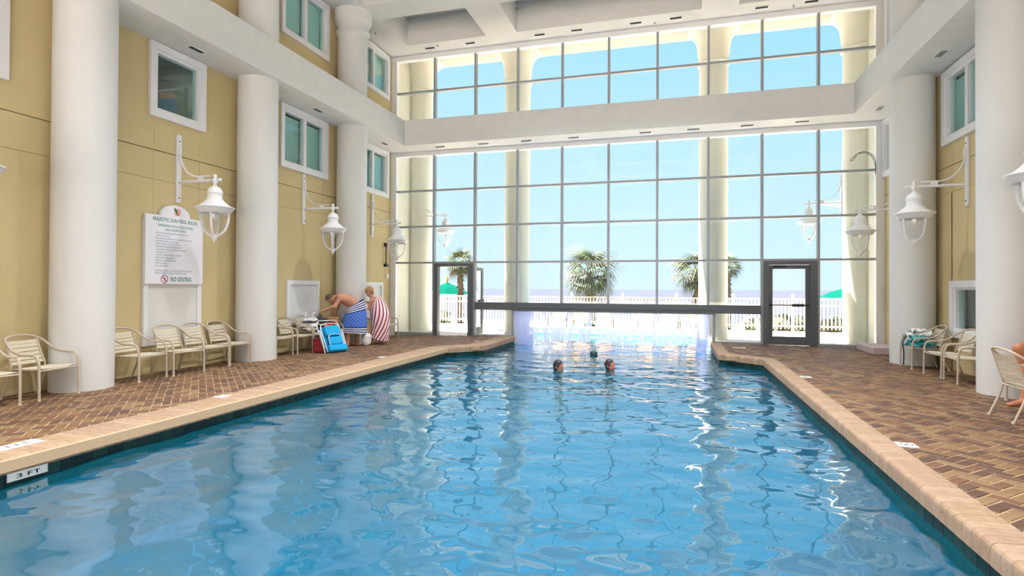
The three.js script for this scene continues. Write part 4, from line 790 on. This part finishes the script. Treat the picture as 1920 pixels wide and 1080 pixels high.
// open hand: wrist at the origin, fingers along +z, palm down, thumb towards side * x
function handCaps(side, curl = 0.5) {
  const c = [[[0, 0, 0], [0, -0.004, 0.05], 0.026, 0.032], [[-0.02, -0.002, 0.03], [-0.024, -0.004, 0.085], 0.016, 0.014], [[0.02, -0.002, 0.03], [0.024, -0.004, 0.085], 0.016, 0.014]];
  [[-0.031, 0.062], [-0.011, 0.075], [0.01, 0.078], [0.031, 0.07]].forEach(([x, L]) => { const a = [x, -0.004, 0.085], b = [x * 1.15, -0.004 - L * 0.5 * curl, 0.085 + L * 0.5], e = [x * 1.2, -0.004 - L * 1.1 * curl, 0.085 + L * (0.95 - 0.3 * curl)]; c.push([a, b, 0.0095, 0.009], [b, e, 0.009, 0.0075]); });
  c.push([[side * 0.026, -0.004, 0.018], [side * 0.055, -0.012, 0.05], 0.014, 0.011], [[side * 0.055, -0.012, 0.05], [side * 0.06, -0.03, 0.08], 0.011, 0.009]);
  return c;
}
const handGeo = (side, curl) => { const caps = handCaps(side, curl); const [lo, hi] = bounds(caps, 0.01); return fieldMesh((p) => { let d = 9; for (const [a, b, ra, rb] of caps) d = sminK(d, capD(p, a, b, ra, rb), 0.006); return d; }, lo, hi, 0.0045); };
const place = (g, pos, dir, up = [0, 1, 0]) => { const z = V(...dir).normalize(), x = V(...up).cross(z).normalize(), y = z.clone().cross(x); return g.clone().applyMatrix4(new THREE.Matrix4().makeBasis(x, y, z).setPosition(...pos)); };
function loft(rings, seg, fold) { // rings: [x, y, z, rx, rz]
  const pos = [], uv = [], idx = [], n = rings.length;
  rings.forEach((r, j) => { for (let i = 0; i <= seg; i++) { const a = i / seg * Math.PI * 2, f = 1 + fold * (0.3 + j / n) * (Math.sin(a * 7 + j * 0.25) * 0.5 + Math.sin(a * 11 - j * 0.4) * 0.35) * (i === 0 || i === seg ? 1 : 1); pos.push(r[0] + Math.cos(a) * r[3] * f, r[1] + (r[5] ?? 0) * Math.cos(a), r[2] + Math.sin(a) * r[4] * f); uv.push(i / seg, j / (n - 1)); } });
  for (let j = 0; j < n - 1; j++) for (let i = 0; i < seg; i++) { const o = j * (seg + 1) + i; idx.push(o, o + 1, o + seg + 1, o + 1, o + seg + 2, o + seg + 1); }
  const g = new THREE.BufferGeometry(); g.setAttribute('position', new THREE.Float32BufferAttribute(pos, 3)); g.setAttribute('uv', new THREE.Float32BufferAttribute(uv, 2)); g.setIndex(idx); g.computeVertexNormals(); return g;
}
M.hairGrey = std(col(0.13, 0.09, 0.06), 0.8); M.hairBlond = std(col(0.42, 0.25, 0.10), 0.75); M.hairDark = std(col(0.025, 0.018, 0.02), 0.5);
{ // bending man (local x = room x, origin at the feet)
  const t = thing('person', 'bare backed man bending over the chairs in a blue striped towel', 'person', [-8.0, deckY(-8.0), -12.9], 0.6); t.scale.set(1.1, 1, 1.14);
  const caps = [
    [[-0.13, 0.1, 0.1], [-0.09, 0.48, 0.11], 0.042, 0.058], [[-0.09, 0.48, 0.11], [0.06, 0.92, 0.09], 0.062, 0.095], [[0.1, 0.1, -0.1], [0.12, 0.48, -0.1], 0.042, 0.058], [[0.12, 0.48, -0.1], [0.1, 0.92, -0.08], 0.062, 0.095],
    [[-0.13, 0.1, 0.1], [-0.13, 0.035, 0.1], 0.04, 0.035], [[-0.13, 0.04, 0.1], [-0.31, 0.03, 0.12], 0.04, 0.03], [[0.1, 0.1, -0.1], [0.1, 0.035, -0.1], 0.04, 0.035], [[0.1, 0.04, -0.1], [-0.08, 0.03, -0.1], 0.04, 0.03],
    [[0.08, 0.97, 0.08], [0.08, 0.97, -0.08], 0.12, 0.12], [[0.05, 1.03, 0], [-0.12, 1.18, 0], 0.145, 0.15], [[-0.12, 1.18, 0.06], [-0.28, 1.24, 0.09], 0.13, 0.115], [[-0.12, 1.18, -0.06], [-0.28, 1.24, -0.09], 0.13, 0.115], [[-0.3, 1.25, -0.17], [-0.3, 1.25, 0.17], 0.065, 0.065],
    [[-0.3, 1.26, 0], [-0.43, 1.25, 0], 0.06, 0.055],
    [[-0.3, 1.24, 0.18], [-0.42, 1.02, 0.22], 0.055, 0.045], [[-0.42, 1.02, 0.22], [-0.64, 0.94, 0.16], 0.045, 0.03],
    [[-0.3, 1.24, -0.18], [-0.36, 0.98, -0.2], 0.055, 0.045], [[-0.36, 0.98, -0.2], [-0.42, 0.76, -0.12], 0.045, 0.03]];
  const g = [bodyGeo(caps), place(headGeo, [-0.5, 1.21, 0], [-0.35, -0.9, 0], [-0.9, 0.35, 0]), place(handGeo(1, 0.6), [-0.64, 0.94, 0.16], [-0.9, -0.35, -0.1]), place(handGeo(-1, 0.7), [-0.42, 0.76, -0.12], [-0.3, -0.9, 0.1], [-0.9, 0.3, 0])];
  part('body', g, M.skin, t);
  part('hair', place(hairGeo(0, -0.002), [-0.5, 1.21, 0], [-0.35, -0.9, 0], [-0.9, 0.35, 0]), M.hairGrey, t);
  const tex = canvasTex(512, 512, (c, w, h) => { c.fillStyle = '#3f6fd0'; c.fillRect(0, 0, w, h); c.strokeStyle = 'rgba(220,232,255,0.75)'; c.lineWidth = 2.5; for (let i = -20; i < 60; i++) { c.beginPath(); c.moveTo(i * 22, 150); c.lineTo(i * 22 - 90, 400); c.stroke(); }
    for (const [a, b] of [[0, 150], [410, 512]]) for (let y = a, k = 0; y < b; y += 17, k++) { c.fillStyle = k % 2 ? '#eef2ff' : '#1f2a6b'; c.fillRect(0, y, w, 17); } });
  tex.flipY = false; tex.wrapS = THREE.RepeatWrapping;
  const rings = []; for (let j = 0; j <= 14; j++) { const s = j / 14; rings.push([0.06 - 0.04 * s, 1.10 - 0.76 * s, 0, 0.165 + 0.125 * Math.sin(Math.min(1, s * 1.3) * 1.6), 0.185 + 0.05 * Math.sin(s * 2), 0.10 * (1 - s) - 0.03 * s]); }
  part('towel', loft(rings, 56, 0.03), std(col(1, 1, 1), 0.9, { map: tex, side: THREE.DoubleSide }), t).userData.label = 'blue towel with navy and white stripes';
}
{ // woman wrapped in a towel
  const t = thing('person', 'blond woman wrapped in a red and white striped towel', 'person', [-7.65, deckY(-7.7), -13.45]);
  const caps = [
    [[-0.1, 0.09, 0.08], [-0.02, 0.46, 0.09], 0.038, 0.052], [[-0.02, 0.46, 0.09], [0.06, 0.86, 0.07], 0.06, 0.09], [[0.08, 0.09, -0.09], [0.1, 0.46, -0.09], 0.038, 0.052], [[0.1, 0.46, -0.09], [0.1, 0.86, -0.07], 0.06, 0.09],
    [[-0.1, 0.09, 0.08], [-0.12, 0.03, 0.09], 0.036, 0.03], [[-0.1, 0.035, 0.08], [-0.27, 0.025, 0.13], 0.036, 0.026], [[0.08, 0.09, -0.09], [0.07, 0.03, -0.09], 0.036, 0.03], [[0.08, 0.035, -0.09], [-0.09, 0.025, -0.06], 0.036, 0.026],
    [[0.09, 0.9, 0.06], [0.09, 0.9, -0.06], 0.115, 0.115], [[0.07, 0.95, 0], [-0.02, 1.13, 0], 0.12, 0.12], [[-0.04, 1.15, -0.13], [-0.04, 1.15, 0.13], 0.065, 0.065], [[-0.05, 1.18, 0], [-0.15, 1.28, 0.02], 0.052, 0.047],
    [[-0.04, 1.14, 0.15], [-0.1, 0.93, 0.17], 0.045, 0.038], [[-0.1, 0.93, 0.17], [-0.16, 1.03, 0.02], 0.036, 0.026], [[-0.04, 1.14, -0.15], [-0.1, 0.93, -0.17], 0.045, 0.038], [[-0.1, 0.93, -0.17], [-0.16, 1.03, -0.03], 0.036, 0.026]];
  const hd = [-0.18, 1.37, 0.03], dir = [0.2, -0.18, 0.9]; t.scale.set(1.1, 1, 1.08);
  part('body', [bodyGeo(caps, 0.03), place(headGeo, hd, dir), place(handGeo(1, 0.9), [-0.16, 1.03, 0.02], [-0.3, 0.6, -0.2]), place(handGeo(-1, 0.9), [-0.16, 1.03, -0.03], [-0.3, 0.6, 0.1])], M.skin2, t);
  part('hair', place(hairGeo(0.02, 0.016), hd, dir), M.hairBlond, t);
  part('swimsuit', bodyGeo([[[0.09, 0.9, 0.06], [0.09, 0.9, -0.06], 0.125, 0.125], [[0.07, 0.95, 0], [-0.03, 1.12, 0], 0.131, 0.129]], 0.03), std(col(0.10, 0.03, 0.08), 0.7), t);
  const tex = canvasTex(512, 512, (c, w, h) => { c.fillStyle = '#f6eef0'; c.fillRect(0, 0, w, h); c.lineWidth = 13; for (let i = -30; i < 60; i++) { c.strokeStyle = '#b0203c'; c.beginPath(); c.moveTo(i * 34, 0); c.bezierCurveTo(i * 34 + 20, 200, i * 34 + 40, 300, i * 34 + 130, 512); c.stroke(); } });
  tex.flipY = false; tex.wrapS = THREE.RepeatWrapping;
  const rings = []; for (let j = 0; j <= 16; j++) { const s = j / 16; rings.push([0.03 + 0.10 * Math.sin(s * 2.2), 1.21 - 1.07 * s, 0, 0.09 + 0.18 * Math.sin(Math.min(1, s * 2.1) * 1.57) - 0.08 * s, 0.13 + 0.12 * Math.sin(Math.min(1, s * 2.4) * 1.57) - 0.06 * s, 0.05 * (1 - s) - 0.05 * s]); }
  // leave the front open: drop the columns facing the wall at the top
  const full = loft(rings, 60, 0.035), ix = full.index.array, keep = []; for (let k = 0; k < ix.length; k += 3) { const q = Math.floor(k / 6), j = Math.floor(q / 60), i = q % 60, a = i / 60; if (Math.abs(a - 0.5) < 0.06 + 0.02 * (j < 10)) continue; keep.push(ix[k], ix[k + 1], ix[k + 2]); } full.setIndex(keep);
  part('towel', full, std(col(1, 1, 1), 0.9, { map: tex, side: THREE.DoubleSide }), t).userData.label = 'red and white striped towel';
}
{ // swimmers standing in the pool
  const swim = (x, z, turn, s, skin, label, tilt) => {
    const t = thing('person', label, 'person', [x, -1.14, z], turn), h = (v) => v * s;
    const caps = [[[-0.09, 0.04, 0], [-0.09, 0.4, 0.02], 0.04, 0.05], [[-0.09, 0.4, 0.02], [-0.08, 0.7, 0], 0.055, 0.075], [[0.09, 0.04, 0], [0.09, 0.4, 0.02], 0.04, 0.05], [[0.09, 0.4, 0.02], [0.08, 0.7, 0], 0.055, 0.075], [[-0.09, 0.03, 0], [-0.09, 0.02, 0.14], 0.035, 0.025], [[0.09, 0.03, 0], [0.09, 0.02, 0.14], 0.035, 0.025],
      [[-0.06, 0.76, 0], [0.06, 0.76, 0], 0.1, 0.1], [[0, 0.78, 0], [0, 0.98, 0], 0.11, 0.11], [[-0.12, 0.93, 0], [0.12, 0.93, 0], 0.055, 0.055], [[0, 0.98, 0], [0, 1.1, 0.01], 0.045, 0.045],
      [[-0.15, 0.92, 0], [-0.3, 0.82, 0.08], 0.042, 0.035], [[-0.3, 0.82, 0.08], [-0.34, 0.8, 0.28], 0.034, 0.025], [[0.15, 0.92, 0], [0.3, 0.82, 0.08], 0.042, 0.035], [[0.3, 0.82, 0.08], [0.34, 0.8, 0.28], 0.034, 0.025]].map(([a, b, ra, rb]) => [a.map(h), b.map(h), h(ra), h(rb)]);
    const hy = h(1.03) + 0.13, hd = [0, hy, 0.02], dir = [0, tilt, 1];
    part('body', [bodyGeo(caps, 0.03, 0.018), place(headGeo, hd, dir), place(handGeo(1, 0.3), [h(-0.34), h(0.8), h(0.28)], [0, 0, 1]), place(handGeo(-1, 0.3), [h(0.34), h(0.8), h(0.28)], [0, 0, 1])], skin, t);
    part('hair', place(hairGeo(0.01, 0.003), hd, dir), M.hairDark, t);
  };
  swim(-2.35, -11.54, 1.15, 0.83, std(col(0.36, 0.16, 0.09), 0.4), 'dark haired child in the pool with head above the water, sign side', 0.05);
  swim(-1.33, -11.88, 1.0, 0.85, std(col(0.40, 0.15, 0.09), 0.4), 'dark haired swimmer with tilted head beside the other child in the pool', 0.3);
  const t = thing('person', 'swimmer face down near the strip curtain with only a dark head showing', 'person', [-2.1, WATER - 0.1, -14.42]);
  const caps = [[[-0.15, -0.03, 0], [-0.45, -0.05, 0], 0.1, 0.11], [[-0.45, -0.05, 0], [-0.62, -0.07, 0], 0.1, 0.1], [[-0.18, -0.03, -0.16], [-0.18, -0.03, 0.16], 0.055, 0.055], [[-0.62, -0.07, -0.07], [-1.0, -0.12, -0.1], 0.075, 0.055], [[-1.0, -0.12, -0.1], [-1.35, -0.14, -0.1], 0.05, 0.035], [[-0.62, -0.07, 0.07], [-1.0, -0.1, 0.1], 0.075, 0.055], [[-1.0, -0.1, 0.1], [-1.35, -0.1, 0.1], 0.05, 0.035], [[-0.1, -0.01, 0], [0.0, 0.02, 0], 0.05, 0.05], [[-0.18, -0.03, 0.17], [0.05, -0.12, 0.32], 0.042, 0.035], [[0.05, -0.12, 0.32], [0.25, -0.16, 0.28], 0.034, 0.025], [[-0.18, -0.03, -0.17], [0.05, -0.12, -0.3], 0.042, 0.035], [[0.05, -0.12, -0.3], [0.25, -0.16, -0.26], 0.034, 0.025]];
  part('body', [bodyGeo(caps, 0.03), place(headGeo, [0.06, 0.07, 0], [0.5, -0.86, 0], [0.86, 0.5, 0]), place(handGeo(1, 0.3), [0.25, -0.16, 0.28], [1, 0, 0]), place(handGeo(-1, 0.3), [0.25, -0.16, -0.26], [1, 0, 0])], std(col(0.45, 0.22, 0.14), 0.45), t);
  part('swim_cap', place(hairGeo(0, 0.004), [0.06, 0.07, 0], [0.5, -0.86, 0], [0.86, 0.5, 0]), std(col(0.01, 0.06, 0.06), 0.4), t);
}
{ // seated person with one knee drawn up
  const t = thing('person', 'seated person with one knee drawn up on the chair', 'person', [4.66, deckY(4.6), -9.0]);
  const caps = [[[0.1, 0.53, -0.08], [0.1, 0.53, 0.1], 0.105, 0.105], [[0.12, 0.6, 0], [0.2, 0.92, 0], 0.13, 0.14], [[0.2, 1.02, -0.16], [0.2, 1.02, 0.16], 0.065, 0.065], [[0.2, 1.05, 0], [0.19, 1.17, 0], 0.055, 0.05],
    [[0.06, 0.56, -0.09], [-0.32, 0.74, -0.06], 0.085, 0.062], [[-0.32, 0.74, -0.06], [-0.27, 0.48, -0.06], 0.064, 0.042], [[-0.27, 0.47, -0.06], [-0.37, 0.455, -0.04], 0.04, 0.028],
    [[0.06, 0.52, 0.1], [-0.32, 0.5, 0.12], 0.085, 0.062], [[-0.32, 0.5, 0.12], [-0.36, 0.1, 0.14], 0.058, 0.04], [[-0.36, 0.07, 0.14], [-0.53, 0.03, 0.16], 0.04, 0.028],
    [[0.2, 1.0, -0.18], [0.04, 0.8, -0.22], 0.05, 0.042], [[0.04, 0.8, -0.22], [-0.2, 0.8, -0.16], 0.04, 0.028], [[0.2, 1.0, 0.18], [0.12, 0.74, 0.22], 0.05, 0.042], [[0.12, 0.74, 0.22], [-0.1, 0.64, 0.16], 0.04, 0.028]];
  const hd = [0.17, 1.3, 0];
  part('body', [bodyGeo(caps), place(headGeo, hd, [-1, -0.1, 0]), place(handGeo(1, 0.6), [-0.2, 0.8, -0.16], [-1, -0.2, 0.4]), place(handGeo(-1, 0.6), [-0.1, 0.64, 0.16], [-1, -0.2, -0.2])], std(col(0.55, 0.22, 0.12), 0.5), t);
  part('hair', place(hairGeo(0.02, 0.008), hd, [-1, -0.1, 0]), M.hairGrey, t);
  part('swim_shorts', bodyGeo([[[0.1, 0.53, -0.08], [0.1, 0.53, 0.1], 0.115, 0.115], [[0.06, 0.56, -0.09], [-0.1, 0.635, -0.075], 0.098, 0.092], [[0.06, 0.52, 0.1], [-0.12, 0.51, 0.11], 0.098, 0.09]], 0.03), std(col(0.03, 0.04, 0.07), 0.8), t);
}

// ------------------------------------------------------------------ bags, beach chair, towels
{
  M.blue = std(col(0.0, 0.36, 0.72), 0.75, { side: THREE.DoubleSide }); M.aluTube = std(col(0.78, 0.78, 0.80), 0.35, { metalness: 0.3 });
  const t = thing('folding_beach_chair', 'folded bright blue backpack beach chair leaning on the strap chairs', 'beach chair', [-7.52, deckY(-7.6), -11.42], 0.66);
  // local frame: x along the base, leaning back towards -z... built flat then tilted
  const inner = new THREE.Group(); inner.name = 'folded_frame'; inner.rotation.order = 'YXZ'; inner.rotation.set(-0.42, Math.PI / 2 - 0.66 + 0.66, 0); t.add(inner);
  inner.rotation.set(-0.5, 0.55, 0);
  const f = (pts, r = 0.013) => tube(pts, r, 60, 8);
  part('outer_tube', f([[-0.29, 0.0, 0], [-0.29, 0.4, 0], [-0.28, 0.72, 0], [-0.22, 0.8, 0], [0, 0.81, 0], [0.22, 0.8, 0], [0.28, 0.72, 0], [0.29, 0.4, 0], [0.29, 0.0, 0]]), M.aluTube, inner);
  part('inner_tube', f([[-0.25, 0.0, 0.05], [-0.25, 0.5, 0.05], [-0.23, 0.66, 0.05], [-0.15, 0.7, 0.05], [0.15, 0.7, 0.05], [0.23, 0.66, 0.05], [0.25, 0.5, 0.05], [0.25, 0.0, 0.05]], 0.012), M.aluTube, inner);
  part('pocket_tube', f([[-0.16, 0.02, 0.13], [-0.17, 0.3, 0.13], [-0.14, 0.38, 0.13], [0.14, 0.38, 0.13], [0.17, 0.3, 0.13], [0.16, 0.02, 0.13]], 0.01), M.aluTube, inner);
  part('back_fabric', new RoundedBoxGeometry(0.5, 0.62, 0.02, 2, 0.008).translate(0, 0.33, 0.01), M.blue, inner);
  const puff = (w, h, d, x, y, z) => new RoundedBoxGeometry(w, h, d, 4, Math.min(w, h, d) * 0.35).translate(x, y, z);
  part('pillow', puff(0.4, 0.24, 0.1, 0.0, 0.5, 0.09), M.blue, inner); part('pouch', puff(0.36, 0.2, 0.11, 0.0, 0.24, 0.1), M.blue, inner); part('seat_fold', puff(0.5, 0.16, 0.13, 0.0, 0.06, 0.1), M.blue, inner);
  part('red_strap', puff(0.24, 0.07, 0.03, 0, 0.65, 0.03), std(col(0.7, 0.06, 0.03), 0.7), inner);
  for (const s of [-1, 1]) part('arm_rest', bar([s * 0.3, 0.1, 0.03], [s * 0.3, 0.55, 0.06], 0.016, 8), M.aluTube, inner);

  const c = thing('red_cooler', 'small dark red soft cooler on the floor behind the blue beach chair', 'cooler', [-7.93, deckY(-8), -11.42], 0.2);
  part('cooler_body', new RoundedBoxGeometry(0.26, 0.28, 0.3, 3, 0.04).translate(0, 0.14, 0), std(col(0.36, 0.02, 0.03), 0.7), c); part('cooler_lid', new RoundedBoxGeometry(0.27, 0.05, 0.31, 2, 0.02).translate(0, 0.3, 0), std(col(0.3, 0.02, 0.03), 0.6), c); part('handle', tube([[0, 0.32, -0.12], [0, 0.4, -0.08], [0, 0.42, 0], [0, 0.4, 0.08], [0, 0.32, 0.12]], 0.012, 24, 6), M.black, c);

  const lumpy = (w, h, d, n, sd) => { const g = new RoundedBoxGeometry(w, h, d, 6, Math.min(w, h, d) * 0.42), p = g.attributes.position; for (let i = 0; i < p.count; i++) { const q = V(p.getX(i), p.getY(i), p.getZ(i)), l = 1 + n * perlin.noise(q.x * 7 + sd, q.y * 7, q.z * 7 + sd); p.setXYZ(i, q.x * l, q.y * l, q.z * l); } g.computeVertexNormals(); return g; };
  const seatY = deckY(-8.4) + 0.415;
  const wb = thing('white_tote_bag', 'grey and white striped tote bag on the chair behind the beach chair', 'bag', [-8.45, seatY, -11.75], 0.3);
  const stripe = canvasTex(128, 128, (x, w, h) => { x.fillStyle = '#e9e6e2'; x.fillRect(0, 0, w, h); x.fillStyle = '#5a5560'; x.fillRect(0, 20, w, 26); x.fillRect(0, 80, w, 12); });
  part('bag_body', lumpy(0.3, 0.34, 0.42, 0.35, 2).translate(0, 0.2, 0), std(col(1, 1, 1), 0.9, { map: stripe }), wb);
  for (const s of [-1, 1]) part('bag_handle', tube([[s * 0.08, 0.33, -0.12], [s * 0.1, 0.46, -0.07], [s * 0.1, 0.48, 0.05], [s * 0.08, 0.33, 0.12]], 0.014, 24, 6), M.frameWhite, wb);
  const db = thing('dark_backpack', 'dark grey backpack on the chair beside the leopard bag', 'bag', [-8.5, seatY, -12.2], 0);
  part('pack_body', lumpy(0.3, 0.36, 0.26, 0.3, 5).translate(0, 0.19, 0), std(col(0.05, 0.05, 0.045), 0.9), db); part('front_pocket', lumpy(0.1, 0.18, 0.2, 0.2, 6).translate(0.16, 0.14, 0), std(col(0.07, 0.065, 0.06), 0.9), db); part('carry_loop', tube([[0, 0.36, -0.05], [0, 0.42, 0], [0, 0.36, 0.05]], 0.01, 12, 6), M.black, db);
  const leo = canvasTex(256, 256, (x, w, h) => { x.fillStyle = '#b98a55'; x.fillRect(0, 0, w, h); for (let i = 0; i < 150; i++) { x.fillStyle = rnd() < 0.6 ? '#2a1710' : '#6d3f20'; x.beginPath(); x.ellipse(rnd() * w, rnd() * h, 5 + 6 * rnd(), 4 + 5 * rnd(), rnd() * 3, 0, 7); x.fill(); } });
  const lb = thing('leopard_bag', 'leopard print beach bag under the arm of the bending man', 'bag', [-8.32, seatY, -12.47], 0.2);
  part('bag_body', lumpy(0.34, 0.34, 0.26, 0.3, 9).translate(0, 0.18, 0), std(col(1, 1, 1), 0.85, { map: leo }), lb); part('bag_handle', tube([[0.1, 0.32, -0.06], [0.12, 0.44, 0], [0.1, 0.32, 0.06]], 0.012, 16, 6), std(col(0.2, 0.1, 0.05), 0.7), lb);
  const pb = thing('plastic_bag', 'round white plastic bag on the floor behind the legs of the man', 'bag', [-7.74, deckY(-7.8), -13.12], 0);
  part('bag_body', lumpy(0.22, 0.3, 0.26, 0.25, 12).translate(0, 0.155, 0), std(col(0.86, 0.86, 0.86), 0.5), pb); part('bag_knot', new THREE.ConeGeometry(0.05, 0.08, 8).rotateX(Math.PI).translate(0, 0.33, 0), std(col(0.86, 0.86, 0.86), 0.5), pb);

  // towels on the first chair on the other side
  const bw = canvasTex(128, 128, (x, w, h) => { x.fillStyle = '#e8e6e0'; x.fillRect(0, 0, w, h); x.fillStyle = '#14141c'; for (let i = 0; i < 16; i++) { x.save(); x.translate(rnd() * w, rnd() * h); x.rotate(rnd() * 3); x.fillRect(-22, -5, 40, 9); x.restore(); } });
  const sy = deckY(4.56) + 0.415;
  const drape = (w, d, h, nz, sd) => { const g = new THREE.BoxGeometry(w, 0.03, d, 20, 1, 20), p = g.attributes.position; for (let i = 0; i < p.count; i++) { const x = p.getX(i) / w * 2, z = p.getZ(i) / d * 2; p.setY(i, p.getY(i) + h * (1 - 0.5 * (x * x + z * z)) + nz * perlin.noise(x * 2 + sd, sd, z * 2)); } g.computeVertexNormals(); return g; };
  const t1 = thing('teal_towel', 'crumpled teal towel on the seat of the towel chair', 'towel', [4.5, sy + 0.02, -12.7], 0.2); part('fold', drape(0.36, 0.42, 0.08, 0.09, 1), std(col(0.05, 0.33, 0.36), 0.95), t1); part('fold', drape(0.26, 0.3, 0.07, 0.08, 3).translate(-0.05, 0.09, 0.05), std(col(0.10, 0.42, 0.42), 0.95), t1);
  const t2 = thing('patterned_towel', 'black and white patterned towel heaped over the arm of the towel chair', 'towel', [4.54, sy + 0.19, -12.86], 0); part('fold', drape(0.46, 0.34, 0.06, 0.08, 7), std(col(1, 1, 1), 0.95, { map: bw }), t2); part('fold', drape(0.32, 0.26, 0.06, 0.07, 9).translate(0.02, 0.07, 0), std(col(1, 1, 1), 0.95, { map: bw }), t2); part('strap_end', tube([[-0.24, 0.0, 0.1], [-0.3, -0.12, 0.1], [-0.29, -0.3, 0.12], [-0.3, -0.55, 0.13]], 0.012, 20, 6), M.black, t2);
}
//@@END
renderer.render(scene, camera);
